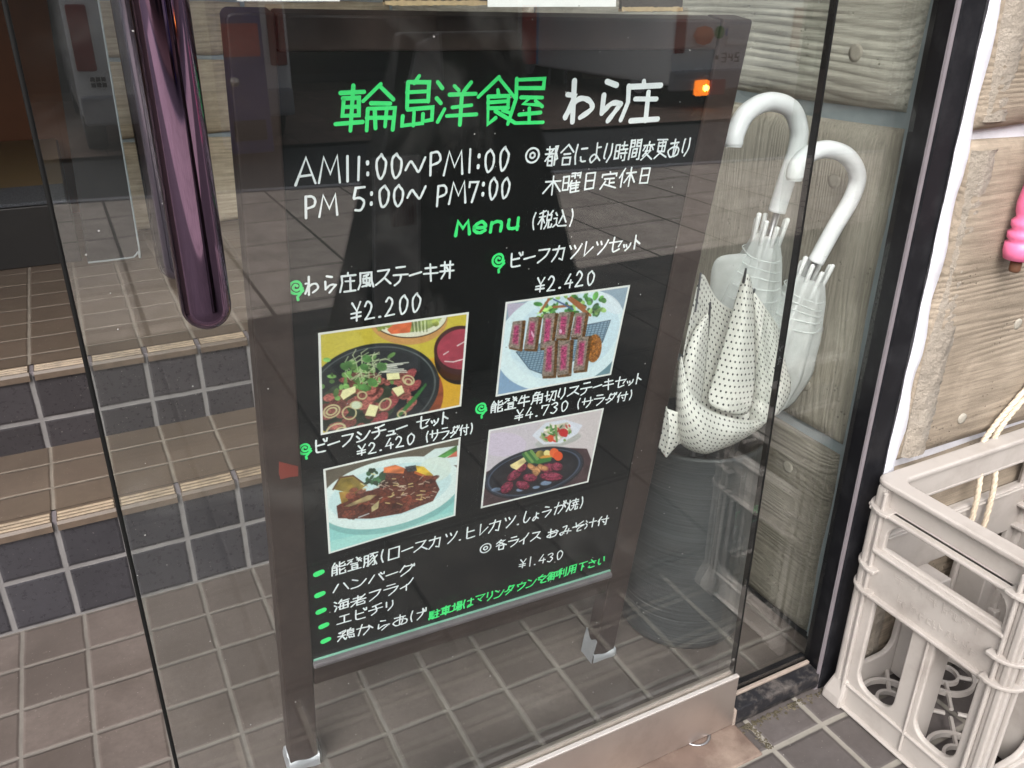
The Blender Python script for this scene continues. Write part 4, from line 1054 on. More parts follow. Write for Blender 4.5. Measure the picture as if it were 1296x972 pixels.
for i in range(55):
    x, y = random.gauss(620, 120), random.gauss(480, 50)-.1*(0)
    a = random.uniform(-.9, .5); p.pl([(x, y), (x+random.uniform(10, 45)*math.cos(a), y+random.uniform(10, 40)*math.sin(a))], random.uniform(2, 5), random.choice([(210, 200, 180), (190, 175, 160), (226, 214, 150)]), .8)
p.poly([(215, 610), (400, 525), (470, 520), (420, 560), (260, 610)], (190, 180, 130), .8, .3); p.poly([(430, 610), (490, 560), (480, 620), (430, 650)], (226, 216, 160), .9, .3); p.pl([(330, 690), (410, 660)], 4, (190, 200, 205))
p.finish()

# diced steak on an iron plate
p = Print([(130, 300), (1075, 117), (945, 728), (62, 942)], [(0.4131,0.8177), (0.6680,0.8126), (0.6606,0.6246), (0.4102,0.6264)])
p.c[:] = (206, 198, 208); p.ell(900, 350, 380, 250, 0, (212, 202, 204), .8); p.ell(240, 420, 200, 100, 0, (212, 198, 222), .7)
p.poly([(90, 655), (420, 500), (640, 440), (935, 455), (975, 560), (950, 740), (80, 960)], (74, 56, 60), 1, .15)
p.ell(700, 385, 190, 50, -12, (170, 175, 170), .7); p.poly([(495, 345), (600, 245), (760, 220), (892, 262), (850, 330), (720, 405), (580, 415)], (222, 226, 240), 1, 0, 6); p.poly([(545, 360), (620, 270), (780, 235), (815, 310), (700, 390), (590, 400)], (196, 190, 170), 1, .2)
for i in range(46): p.ell(random.uniform(560, 800), random.uniform(250, 390), random.uniform(8, 26), random.uniform(5, 12), random.uniform(0, 180), random.choice([(88, 140, 70), (60, 105, 60), (150, 180, 110), (196, 70, 62), (228, 222, 214)]), 1, .2)
p.ell(745, 322, 38, 34, 0, (196, 48, 52)); p.ell(638, 370, 26, 30, 0, (222, 90, 56)); p.pl([(680, 265), (690, 395)], 8, (110, 150, 84))
p.ell(500, 650, 420, 190, -15, (30, 33, 40)); p.ringe(500, 648, 385, 165, -15, 3.5, (92, 104, 128), .8); p.ringe(500, 645, 405, 178, -15, 2.5, (60, 68, 84), .8); p.ell(490, 645, 350, 145, -15, (36, 36, 42), 1, .2)
for a in ((190, 790, 40), (390, 790, 34), (600, 735, 46), (520, 770, 30)): p.ell(a[0], a[1], a[2], a[2]*.4, -10, (120, 140, 168), .9, .3)
for x, y, rx, ry, ro in ((280, 770, 62, 40, -40), (340, 670, 70, 36, -35), (400, 610, 45, 32, -30), (410, 750, 60, 36, 10), (470, 690, 60, 34, 0), (620, 610, 70, 36, -8), (690, 600, 48, 36, 0), (645, 680, 95, 36, 3)):
    p.ell(x, y+8, rx, ry, ro, (52, 22, 32)); p.ell(x, y, rx*.96, ry*.92, ro, (122, 44, 66), 1, .55, p.n3); p.ell(x-8, y-8, rx*.5, ry*.35, ro, (150, 72, 94), .7, .4, p.n3)
p.poly([(305, 590), (420, 525), (440, 560), (360, 630), (315, 610)], (222, 206, 150), 1, .15)
for k in range(4): p.pl([(415+22*k, 500-8*k), (470+22*k, 570-8*k)], 13, (58, 112, 62) if k % 2 == 0 else (120, 160, 90))
p.ell(555, 500, 38, 30, 0, (140, 126, 62), 1, .3); p.ell(612, 492, 30, 26, 0, (236, 222, 150)); p.ell(668, 490, 38, 40, 0, (234, 108, 60)); p.ell(700, 515, 38, 38, 20, (226, 88, 42)); p.ell(600, 525, 50, 16, -8, (216, 150, 62)); p.poly([(490, 570), (560, 535), (650, 525), (640, 555), (540, 580)], (58, 120, 58))
for x, y in ((490, 610), (530, 630), (560, 605), (515, 650), (590, 615), (475, 600)): p.ell(x, y, 30, 20, random.uniform(0, 90), (190, 140, 96), 1, .3); p.ringe(x, y, 28, 18, 20, 2, (150, 100, 66))
p.finish()

# ------------------------------------------------------------------ umbrella stand and umbrellas
BC = (1.2696, 1.4304)
bt = thing('umbrella_stand', (BC[0], BC[1], 0), 'dark grey ribbed round bucket used as an umbrella stand', 'umbrella stand')
prof = [(.150, .002), (.158, .004), (.163, .012)]+[(.1655+.0012*math.sin(k*1.3)+.0006*random.random(), .02+k*.02) for k in range(27)]+[(.169, .556), (.170, .566), (.168, .574), (.158, .574), (.157, .02), (.0, .02)]
b = MB(); b.lathe((BC[0], BC[1], 0), prof, 64); b.build('tub', M['bucket'], bt, smooth=True)
def hook_umbrella(label, pts, r, ribs_c, ribs_dir, skirt, shaft_end):
    u = thing('clear_umbrella', shaft_end, label, 'umbrella', 'clear vinyl umbrellas with white crook handles')
    b = MB(); path = smooth_path(pts, 10); b.tube(path, [r*(.88 if i < 3 else 1) for i in range(len(path))], 20); b.build('handle', M['hook'], u, smooth=True)
    b = MB(); b.tube([pts[-1], shaft_end], .006, 10); b.build('shaft', M['rod'], u, smooth=True)
    ax = (Vector(shaft_end)-Vector(pts[-1])).normalized(); s1 = ax.cross(Vector((0, 1, 0))).normalized(); s2 = ax.cross(s1)
    c = Vector(ribs_c)
    for k in range(8):
        a = 2*math.pi*k/8+.3; o = c+(s1*math.cos(a)+s2*math.sin(a))*.028; tip = o-ax*(.030+.010*math.sin(k*2.1))+(s1*math.cos(a)+s2*math.sin(a))*.004
        b = MB(); b.tube([o+ax*.05, tip], [.0045, .0055], 8, round_end=.8); b.build('rib_tip', M['rib_white'], u, smooth=True)
    # folded vinyl: pleated cone that flares, with two loose flaps
    vs, fs = [], []; n, m_ = 72, 16; Lc = skirt[0]
    for j in range(m_+1):
        t_ = j/m_; cc = c+ax*(Lc*t_)
        R = np.interp(t_, [0, .12, .35, .6, .85, 1], skirt[1])
        for k in range(n):
            a = 2*math.pi*k/n; pl = 1+.16*math.sin(8*a+2.5*t_)*min(1, .2+t_)+.06*math.sin(21*a+7*t_)*t_
            vs.append(cc+(s1*math.cos(a)+s2*math.sin(a))*R*pl + Vector((0, 0, 0)))
    for j in range(m_):
        for k in range(n): fs.append((j*n+k, j*n+(k+1) % n, (j+1)*n+(k+1) % n, (j+1)*n+k))
    b = MB(); b.add(vs, fs); cv = b.build('canopy', M['vinyl'], u, smooth=True)
    b = MB()
    for k in range(5):
        tt = .10+.05*k; cc = c+ax*(Lc*tt); R = np.interp(tt, [0, .12, .35, .6, .85, 1], skirt[1])*1.05
        b.tube([cc+(s1*math.cos(a)+s2*math.sin(a))*R*(1+.05*math.sin(5*a)) + ax*.006*math.sin(a+k) for a in np.linspace(0, 6.2, 24)], .0016, 5)
    b.build('wrap_crease', M['vinyl'], cv, smooth=True)
    return u, s1, s2, ax
u1 = hook_umbrella('clear umbrella whose white hook handle is the higher one, left in the stand',
    [(1.1517,1.2900,1.2787), (1.1553,1.2920,1.3049), (1.1827,1.2980,1.3393), (1.2403,1.3050,1.3562), (1.3058,1.3100,1.3405), (1.3395,1.3120,1.2985), (1.3446,1.3150,1.2552), (1.3344,1.3200,1.1969), (1.3235,1.3250,1.1269)],
    .0185, (1.3119,1.3300,1.0808), None, (.46, [.026, .044, .066, .085, .08, .05]), (1.25, 1.42, .25))
u2 = hook_umbrella('clear umbrella whose white hook handle is lower, leaning toward the window frame',
    [(1.2681,1.2350,1.2149), (1.2710,1.2350,1.2423), (1.3012,1.2380,1.2623), (1.3510,1.2400,1.2676), (1.4122,1.2420,1.2488), (1.4552,1.2450,1.2065), (1.4561,1.2500,1.1594), (1.4294,1.2600,1.0924), (1.4024,1.2700,1.0199)],
    .0175, (1.4029,1.2750,0.9863), None, (.36, [.030, .048, .066, .078, .066, .03]), (1.27, 1.40, .25))
# loose flaps of vinyl (thin but bent sheets)
def flap(u, grid, name='vinyl_flap'):
    b = MB(); vs = []; fs = []; R_, C_ = len(grid), len(grid[0])
    for row in grid: vs += row
    for j in range(R_-1):
        for i in range(C_-1): a = j*C_+i; fs.append((a, a+1, a+C_+1, a+C_))
    b.add(vs, fs); o = b.build(name, M['vinyl'], u, smooth=True)
    sb_ = o.modifiers.new('sub', 'SUBSURF'); sb_.levels = 2; sb_.render_levels = 2
    so = o.modifiers.new('solid', 'SOLIDIFY'); so.thickness = .0008
    return o
flap(u1[0], [[(1.1872,1.3600,1.0382), (1.2283,1.3450,1.0403), (1.2917,1.3300,1.0432)], [(1.2071,1.3750,0.9490), (1.2579,1.3500,0.9453), (1.3491,1.3350,0.9360)], [(1.2497,1.4000,0.7997), (1.3017,1.3700,0.8012), (1.3961,1.3450,0.7930)]])
flap(u2[0], [[(1.3498,1.2700,0.9139), (1.4306,1.2750,0.8896), (1.4940,1.2850,0.8486)], [(1.3529,1.2800,0.8251), (1.4206,1.2850,0.8107), (1.4703,1.2950,0.7978)], [(1.3573,1.3000,0.7072), (1.4062,1.3100,0.7194), (1.4266,1.3150,0.7419)]])
flap(u2[0], [[(1.3040,1.3300,0.9296), (1.3505,1.3350,0.9283), (1.4154,1.3400,0.9244)], [(1.3175,1.3300,0.8900), (1.3871,1.3350,0.8575), (1.4411,1.3400,0.8427)], [(1.3398,1.3300,0.8286), (1.4002,1.3350,0.7859), (1.4462,1.3400,0.7652)]])

# polka dot umbrella, loosely furled, draped over the rim
pk = thing('polka_umbrella', (1.22, 1.36, .55), 'white umbrella with small black dots draped loosely over the bucket rim', 'umbrella')
def cloth(rows, name, thick=.0015, sub=3):
    b = MB(); C_ = len(rows[0]); R_ = len(rows)
    vs = [p for r_ in rows for p in r_]; fs = []
    for j in range(R_-1):
        for i in range(C_-1): a = j*C_+i; fs.append((a, a+1, a+C_+1, a+C_))
    b.add(vs, fs); o = b.build(name, M['polka'], pk, smooth=True)
    # uv by arc length in metres
    A = np.array(rows)*S
    su = np.zeros((R_, C_)); sv = np.zeros((R_, C_))
    su[:, 1:] = np.cumsum(np.linalg.norm(A[:, 1:]-A[:, :-1], axis=2), 1); su -= su[:, C_//2:C_//2+1]
    sv[1:] = np.cumsum(np.linalg.norm(A[1:]-A[:-1], axis=2), 0)
    uvl = o.data.uv_layers.new(name='UVMap')
    for lp in o.data.loops:
        i = lp.vertex_index; uvl.data[lp.index].uv = (su[i//C_, i % C_]+.5, sv[i//C_, i % C_]+.5)
    sb_ = o.modifiers.new('sub', 'SUBSURF'); sb_.levels = sub; sb_.render_levels = sub; sb_.uv_smooth = 'PRESERVE_BOUNDARIES'
    so = o.modifiers.new('solid', 'SOLIDIFY'); so.thickness = thick*S
    return o
# back sheet that rises to the tips
cloth([[(1.1130,1.3000,1.0403), (1.1386,1.3050,1.0014), (1.1719,1.3100,0.9564), (1.2173,1.3150,0.9261), (1.2542,1.3150,0.9165), (1.2796,1.3000,0.9136), (1.3130,1.2900,0.9041), (1.3549,1.2850,0.8650)],
       [(1.0906,1.2850,0.9769), (1.1324,1.3000,0.9377), (1.1818,1.3100,0.9010), (1.2291,1.3150,0.8764), (1.2619,1.3100,0.8687), (1.2850,1.2900,0.8679), (1.3192,1.2750,0.8559), (1.3614,1.2750,0.8177)],
       [(1.0657,1.2700,0.8996), (1.1222,1.2900,0.8550), (1.1778,1.3000,0.8221), (1.2248,1.3000,0.8035), (1.2500,1.2850,0.8044), (1.2749,1.2620,0.8047), (1.3208,1.2520,0.7920), (1.3697,1.2620,0.7586)],
       [(1.0510,1.2600,0.8170), (1.1045,1.2800,0.7602), (1.1566,1.2850,0.7235), (1.1942,1.2750,0.7137), (1.2257,1.2550,0.7195), (1.2634,1.2360,0.7332), (1.3134,1.2360,0.7380), (1.3623,1.2500,0.7374)],
       [(1.0509,1.2600,0.7243), (1.0885,1.2620,0.6856), (1.1315,1.2580,0.6634), (1.1745,1.2500,0.6568), (1.2148,1.2380,0.6648), (1.2570,1.2320,0.6814), (1.3070,1.2400,0.6901), (1.3595,1.2550,0.7018)]], 'canopy')
# pleat with its own tip in the middle
cloth([[(1.2001,1.2700,1.0232), (1.1947,1.2550,1.0265), (1.2205,1.2700,1.0152)],
       [(1.1868,1.2700,0.9580), (1.1871,1.2350,0.9639), (1.2274,1.2550,0.9440)],
       [(1.1704,1.2700,0.8807), (1.1756,1.2250,0.8872), (1.2295,1.2400,0.8628)],
       [(1.1481,1.2650,0.7950), (1.1618,1.2150,0.8090), (1.2365,1.2300,0.7799)],
       [(1.1185,1.2550,0.7453), (1.1491,1.2130,0.7383), (1.2320,1.2250,0.6984)]], 'canopy_fold')
# left pleat curling forward
cloth([[(1.1332,1.2850,0.9495), (1.1290,1.2770,0.9475), (1.1406,1.2850,0.9412)],
       [(1.0769,1.2650,0.9255), (1.0818,1.2450,0.9368), (1.1192,1.2650,0.9006)],
       [(1.0489,1.2500,0.8750), (1.0558,1.2230,0.8752), (1.1149,1.2550,0.8388)],
       [(1.0384,1.2400,0.7917), (1.0481,1.2170,0.7995), (1.1089,1.2500,0.7722)],
       [(1.0448,1.2350,0.7372), (1.0553,1.2170,0.7394), (1.0965,1.2400,0.7229)]], 'canopy_fold')
# right-hand panel from the middle tip round to the ragged right corner
cloth([[(1.2279,1.2680,0.9854), (1.2338,1.2580,0.9736), (1.2525,1.2500,0.9487), (1.2778,1.2480,0.9203), (1.3059,1.2500,0.8876)],
       [(1.2321,1.2620,0.9267), (1.2315,1.2380,0.9313), (1.2607,1.2460,0.9058), (1.2715,1.2280,0.8886), (1.3099,1.2400,0.8516)],
       [(1.2408,1.2560,0.8547), (1.2395,1.2260,0.8588), (1.2745,1.2380,0.8367), (1.2816,1.2160,0.8326), (1.3268,1.2320,0.7949)],
       [(1.2469,1.2500,0.7713), (1.2452,1.2160,0.7858), (1.2816,1.2260,0.7721), (1.2875,1.2060,0.7868), (1.3381,1.2240,0.7689)],
       [(1.2430,1.2400,0.6988), (1.2428,1.2060,0.7202), (1.2767,1.2140,0.7244), (1.2875,1.2000,0.7437), (1.3382,1.2220,0.7465)],
       [(1.2361,1.2360,0.6485), (1.2427,1.2080,0.6783), (1.2719,1.2120,0.6892), (1.2928,1.2060,0.7088), (1.3362,1.2260,0.7157)]], 'canopy_fold')
# front swag slung over the rim, with slack creases and an angular hem
cloth([[(1.0179,1.2250,0.9075), (1.0159,1.2040,0.8507), (1.0354,1.1920,0.8077), (1.0601,1.1860,0.7817), (1.1037,1.1920,0.7545), (1.1368,1.1840,0.7413), (1.1946,1.1960,0.7147), (1.2376,1.2120,0.7031)],
       [(1.0145,1.2260,0.8560), (1.0093,1.1980,0.8161), (1.0259,1.1820,0.7876), (1.0512,1.1700,0.7658), (1.0992,1.1820,0.7417), (1.1283,1.1680,0.7340), (1.1871,1.1840,0.7087), (1.2416,1.2060,0.7011)],
       [(1.0191,1.2280,0.7921), (1.0070,1.1940,0.7739), (1.0267,1.1780,0.7551), (1.0461,1.1600,0.7427), (1.0990,1.1760,0.7223), (1.1262,1.1580,0.7188), (1.1890,1.1800,0.7026), (1.2493,1.2040,0.6982)],
       [(1.0269,1.2300,0.7344), (1.0207,1.2020,0.7250), (1.0368,1.1820,0.7142), (1.0575,1.1660,0.7077), (1.1087,1.1800,0.6917), (1.1380,1.1680,0.6979), (1.1986,1.1860,0.6897), (1.2569,1.2080,0.6887)],
       [(1.0406,1.2360,0.6887), (1.0412,1.2140,0.6803), (1.0573,1.1940,0.6749), (1.0740,1.1800,0.6682), (1.1221,1.1960,0.6612), (1.1554,1.1860,0.6714), (1.2158,1.2020,0.6720), (1.2660,1.2180,0.6760)],
       [(1.0700,1.2620,0.6609), (1.0749,1.2450,0.6524), (1.0899,1.2280,0.6474), (1.1106,1.2180,0.6413), (1.1498,1.2280,0.6380), (1.1823,1.2180,0.6468), (1.2417,1.2320,0.6491), (1.2847,1.2400,0.6571)]], 'canopy_fold', sub=2)
# the corner that hangs lowest at the left: two flat facets meeting in a sharp crease
o_ = cloth([[(1.0019,1.2350,0.7765), (0.9989,1.2280,0.7748), (1.0179,1.2150,0.7673), (1.0284,1.2280,0.8348)],
       [(0.9988,1.2350,0.7479), (0.9984,1.2120,0.7403), (1.0166,1.2120,0.7212), (1.0296,1.2220,0.7833)],
       [(0.9984,1.2380,0.7131), (0.9983,1.2120,0.7034), (1.0212,1.2140,0.7117), (1.0370,1.2220,0.7358)],
       [(0.9991,1.2450,0.6754), (1.0026,1.2200,0.6604), (1.0325,1.2220,0.6842), (1.0540,1.2280,0.6816)]], 'canopy_fold')
o_.modifiers['sub'].subdivision_type = 'SIMPLE'
for a, c in (((1.1907,1.2550,1.0388), (1.1939,1.2600,1.0066)), ((1.2462,1.2800,0.9791), (1.2420,1.2800,0.9514)), ((1.1262,1.2770,0.9688), (1.1214,1.2700,0.8984))):
    b = MB(); b.tube([c, a], [.0034, .0022], 8, round_end=.8); b.build('rib_tip', M['rod_dark'], pk, smooth=True)
b = MB(); b.tube([(1.1082,1.2950,1.0306), (1.0916,1.2800,0.9526)], .0022, 6); b.build('rib', M['rod_dark'], pk)
b = MB(); b.tube([(1.235, 1.42, .03), (1.24, 1.40, .75)], .007, 10); b.build('shaft', M['rod'], pk, smooth=True)

# ------------------------------------------------------------------ bottle crate
CX0, CX1, CY0, CY1, CH = 1.400, 1.972, .640, 1.006, .622
cr = thing('bottle_crate', ((CX0+CX1)/2, (CY0+CY1)/2, 0), 'dusty beige plastic bottle crate standing against the block facade', 'crate')
def panel_mesh(outer, holes, thick, name, place, mat, parent, bev=.004):
    """flat panel with holes from 2-D loops, solid and with softened edges; place maps (a, b, depth) to space"""
    cu_ = bpy.data.curves.new(name+'_profile', 'CURVE'); cu_.dimensions = '2D'; cu_.fill_mode = 'BOTH'; cu_.extrude = thick/2-bev; cu_.bevel_depth = bev; cu_.bevel_resolution = 2
    for loop in [outer]+holes:
        sp = cu_.splines.new('POLY'); sp.points.add(len(loop)-1); sp.use_cyclic_u = True
        for q, pnt in zip(sp.points, loop): q.co = (pnt[0], pnt[1], 0, 1)
    tmp = bpy.data.objects.new(name+'_profile', cu_); COL.objects.link(tmp)
    dg = bpy.context.evaluated_depsgraph_get(); me = bpy.data.meshes.new_from_object(tmp.evaluated_get(dg))
    b = MB(); b.v = [place(v.co.x, v.co.y, v.co.z) for v in me.vertices]; b.f = [tuple(f.vertices) for f in me.polygons]
    bpy.data.objects.remove(tmp); bpy.data.curves.remove(cu_); bpy.data.meshes.remove(me)
    return b.build(name, mat, parent, smooth=False)
def rrect(x0, x1, y0, y1, r, n=7):
    """rounded rectangle; r = radii at (bl, br, tr, tl)"""
    out = []
    for (cx, cy, a0, rr) in ((x0+r[0], y0+r[0], math.pi, r[0]), (x1-r[1], y0+r[1], 1.5*math.pi, r[1]), (x1-r[2], y1-r[2], 0, r[2]), (x0+r[3], y1-r[3], .5*math.pi, r[3])):
        for k in range(n+1): a = a0+math.pi/2*k/n; out.append((cx+rr*math.cos(a), cy+rr*math.sin(a)))
    return out
def crate_side(L, place, cols, name='side_panel'):
    outer = rrect(0, L, .004, .552, (.004,)*4, 2)
    m_ = .052; w_ = (L-2*m_-(cols-1)*.048)/cols
    holes = [rrect(m_-.01, L-m_+.01, .462, .543, (.004, .004, .05, .05))]
    for k in range(cols):
        a = m_+k*(w_+.048); holes.append(rrect(a, a+w_, .085, .338, (.042, .042, .006, .006)))
    pn = panel_mesh(outer, holes, .014, name, place, M['crate'], cr)
    # bands that stand proud: cross band lip, base plinth
    def bar(a, c, z0, z1, d0, d1, nm, par):
        b = MB(); vs = []
        for z in (z0, z1):
            for d in (d0, d1):
                for q in (a, c): vs.append(place(q, z, d))
        b.add(vs, [(0, 1, 3, 2), (4, 6, 7, 5), (0, 4, 5, 1), (2, 3, 7, 6), (0, 2, 6, 4), (1, 5, 7, 3)]); return b.build(nm, M['crate'], par, bevel=.003)
    bar(.03, L-.03, .338, .347, -.020, .006, 'band_lip', pn); bar(.03, L-.03, .452, .461, -.020, .006, 'band_lip', pn)
    bar(.05, L-.05, .4555, .4625, .0065, .013, 'band_ledge', pn)
    bar(.0, L, .547, .556, -.020, .018, 'rim_lip', pn)
    bar(.0, L, .005, .012, -.018, .008, 'foot_lip', pn); bar(.02, L-.02, .070, .078, -.014, .006, 'foot_lip', pn)
    for k in range(cols-1):
        a = m_+(k+1)*w_+k*.048
        bar(a+.036, a+.042, .02, .338, -.014, -.007, 'rib', pn); bar(a+.006, a+.042, .02, .338, .007, .075, 'divider', pn)
    # posts beside the corners with stacking flanges
    for a, c in ((.026, .034), (L-.034, L-.026)):
        bar(a, c, .012, .600, -.018, -.007, 'corner_rib', pn)
    # raised, worn maker's lettering: irregular shallow strokes
    def emb(rows, z0, z1):
        b = MB(); k = 0
        for r_ in range(rows):
            zz = z1-(r_+.5)*(z1-z0)/rows; x = .085 + .02*r_
            while x < L-.09:
                wd = random.uniform(.007, .012)
                for q in range(4):
                    k += 1; y0 = zz+random.uniform(-.008, .008); xx = x+random.uniform(0, wd)
                    dx, dz = (wd*.8, .0016) if random.random() < .5 else (.0018, .013)
                    vs = [place(xx+i*dx, y0+j*dz, -.0070-.0008*l-.00002*(k % 40)) for l in (0, 1) for j in (-.5, .5) for i in (0, 1)]
                    b.add(vs, [(0, 1, 3, 2), (4, 6, 7, 5), (0, 4, 5, 1), (2, 3, 7, 6), (0, 2, 6, 4), (1, 5, 7, 3)])
                x += wd+.006
        return b
    emb(2, .352, .448).build('embossing', M['crate'], pn)
    return pn
# rim: a hollow frame of four walls, open on top
crate_side(CY1-CY0, lambda a, z, d: (CX0+.010+d, CY1-a, z), 2)
crate_side(CX1-CX0, lambda a, z, d: (CX0+a, CY1-.010-d, z), 3)
crate_side(CY1-CY0, lambda a, z, d: (CX1-.010-d, CY0+a, z), 2)
crate_side(CX1-CX0, lambda a, z, d: (CX0+a, CY0+.010+d, z), 3)
def rim_wall(L, place, handle):
    outer = rrect(0, L, .550, CH-.004, (.004,)*4, 2)
    holes = [rrect(L*.3, L*.7, .57, .60, (.01, .01, .01, .01))] if handle else []
    pn = panel_mesh(outer, holes, .010, 'rim_wall', place, M['crate'], cr, .003)
    return pn
rim_wall(CY1-CY0-.03, lambda a, z, d: (CX0+.022+d, CY1-.015-a, z), False)
rim_wall(CX1-CX0-.03, lambda a, z, d: (CX0+.015+a, CY1-.022-d, z), False)
rim_wall(CY1-CY0-.03, lambda a, z, d: (CX1-.022-d, CY0+.015+a, z), False)
rim_wall(CX1-CX0-.03, lambda a, z, d: (CX0+.015+a, CY0+.022+d, z), False)
flat = panel_mesh(rrect(CX0, CX1, CY0, CY1, (.022,)*4), [rrect(CX0+.030, CX1-.030, CY0+.030, CY1-.030, (.03,)*4)], .014, 'top_rim', lambda a, c, d: (a, c, CH-.006+d), M['crate'], cr, .005)
for (x, y, sx, sy) in ((CX0, CY1, 1, -1), (CX0, CY0, 1, 1), (CX1, CY1, -1, -1), (CX1, CY0, -1, 1)):
    b = MB()
    b.box(min(x, x+sx*.030), max(x, x+sx*.030), min(y, y+sy*.030), max(y, y+sy*.030), .02, CH-.014)
    post = b.build('corner_post', M['crate'], cr, bevel=.010, seg=3)
    for z in (.345, .405, .550):
        fl = []
        for k in range(9):
            a = math.pi/2*k/8
            fl.append((x+sx*.034-sx*.052*math.cos(a), y+sy*.034-sy*.052*math.sin(a), z))
        fl += [(x+sx*.050, y-sy*.016, z), (x+sx*.050, y+sy*.050, z), (x-sx*.016, y+sy*.050, z)]
        b = MB(); b.prism(fl, (0, 0, .008)); b.build('stacking_flange', M['crate'], post, bevel=.002)
    # splayed foot
    b = MB(); vs = []
    for z, g_ in ((.002, -.016), (.03, -.014), (.085, .0)):
        vs += [(x+sx*g_, y+sy*g_, z), (x+sx*.040, y+sy*g_, z), (x+sx*.040, y+sy*.040, z), (x+sx*g_, y+sy*.040, z)]
    fs = [(3, 2, 1, 0), (8, 9, 10, 11)]
    for j in range(2):
        for k in range(4): fs.append((4*j+k, 4*j+(k+1) % 4, 4*j+4+(k+1) % 4, 4*j+4+k))
    b.add(vs, fs); b.build('foot', M['crate'], post, bevel=.006)
# floor lattice: bottle rings
for i in range(3):
    for j in range(2):
        cx = CX0+(CX1-CX0)*(i+.5)/3; cy = CY0+(CY1-CY0)*(j+.5)/2
        b = MB(); b.lathe((cx, cy, .020), [(.070, 0), (.070, .014), (.062, .014), (.062, 0), (.070, 0)], 36); b.lathe((cx, cy, .020), [(.034, 0), (.034, .012), (.027, .012), (.027, 0), (.034, 0)], 28)
        for k in range(4):
            a = math.pi/4+k*math.pi/2; b.tube([(cx+.032*math.cos(a), cy+.032*math.sin(a), .027), (cx+.118*math.cos(a), cy+.118*math.sin(a), .027)], .0055, 6)
        b.build('floor_ring', M['crate'], cr)

# ------------------------------------------------------------------ rope and pink tool on the facade
b = MB()
for off in (0, .026):
    path = smooth_path([(2.02+off, 1.003, .90), (1.8461,1.0080,0.7273), (1.7647,1.0060,0.6557), (1.735+off*.5, 1.006, .60), (1.722+off, .980, .54), (1.720+off, .972, .45), (1.716+off, .970, .32)], 10)
    if off: path = [p_+Vector((.030, .0, -.004)) for p_ in path]
    n = len(path)
    for st_ in range(3):
        tw = []
        for i, p_ in enumerate(path):
            d_ = (path[min(i+1, n-1)]-path[max(i-1, 0)]).normalized(); s1 = d_.cross(Vector((0, 1, .01))).normalized(); s2 = d_.cross(s1); a = i*1.15+st_*2.094
            tw.append(p_+(s1*math.cos(a)+s2*math.sin(a))*.0030)
        b.tube(tw, .0041, 7)
tag(b.build('rope', M['rope'], loc=(1.74, 1.0, .6), smooth=True), 'double strand of cream cotton rope hanging down into the crate', 'rope')
pt = thing('pink_tool', (1.6757,0.9850,1.0803), 'pink ridged plastic handle hanging on the facade at the right edge', 'handle')
pc = (1.6485,0.9850,1.1630)
b = MB(); prof = []
for r, z in ((.012, -.098), (.030, -.096), (.034, -.080), (.034, -.062), (.027, -.058), (.033, -.052), (.034, -.040), (.026, -.034), (.031, -.027), (.032, -.016), (.024, -.008), (.028, .002), (.030, .02), (.026, .05), (.020, .09), (.018, .14), (.022, .17), (.010, .185)):
    prof.append((r*.88, z*.95))
b.lathe(pc, prof, 32, close=True); b.build('grip', M['pink'], pt, smooth=True)
b = MB(); b.lathe((pc[0], pc[1], pc[2]-.118), [(.009, 0), (.011, .004), (.011, .022)], 12, close=True); b.build('rusty_end', M['rust'], pt, smooth=True)

# ------------------------------------------------------------------ the street that the glass mirrors
an = thing('standing_sign', (1.55, -1.0, 0), 'tall dark tapered standing sign mirrored in the middle of the menu board', 'sign')
def frus(base, top, z0, z1):
    vs = [(x, y, z0) for x, y in base]+[(x, y, z1) for x, y in top]
    return MB().add(vs, [(3, 2, 1, 0), (4, 5, 6, 7)]+[(k, (k+1) % 4, (k+1) % 4+4, k+4) for k in range(4)])
frus([(.88, -1.0), (2.08, -1.0), (2.08, -1.5), (.88, -1.5)], [(1.24, -1.22), (1.76, -1.22), (1.76, -1.28), (1.24, -1.28)], .01, 1.40).build('body', M['sign_dark'], an, bevel=.01)
b = MB(); b.prism([(.96, -.965, .09), (1.16, -.965, .09), (1.27, -1.140, .95), (1.075, -1.140, .95)], (0, .010, .002)); pl_ = b.build('grey_panel', M['grey_plate'], an, bevel=.003)
b = MB()
for k in range(8):
    x = 1.115+.013*k; b.prism([(x, -1.075, .685), (x+.008, -1.075, .685), (x+.016, -1.098, .80), (x+.008, -1.098, .80)], (0, .012, .002))
b.build('louvre', M['dark_red'], pl_)
b = MB(); b.prism([(1.245, -1.185, 1.19), (1.40, -1.185, 1.19), (1.40, -1.205, 1.40), (1.30, -1.205, 1.36)], (0, .012, .002)); b.build('grey_panel', M['grey_plate'], an, bevel=.003)

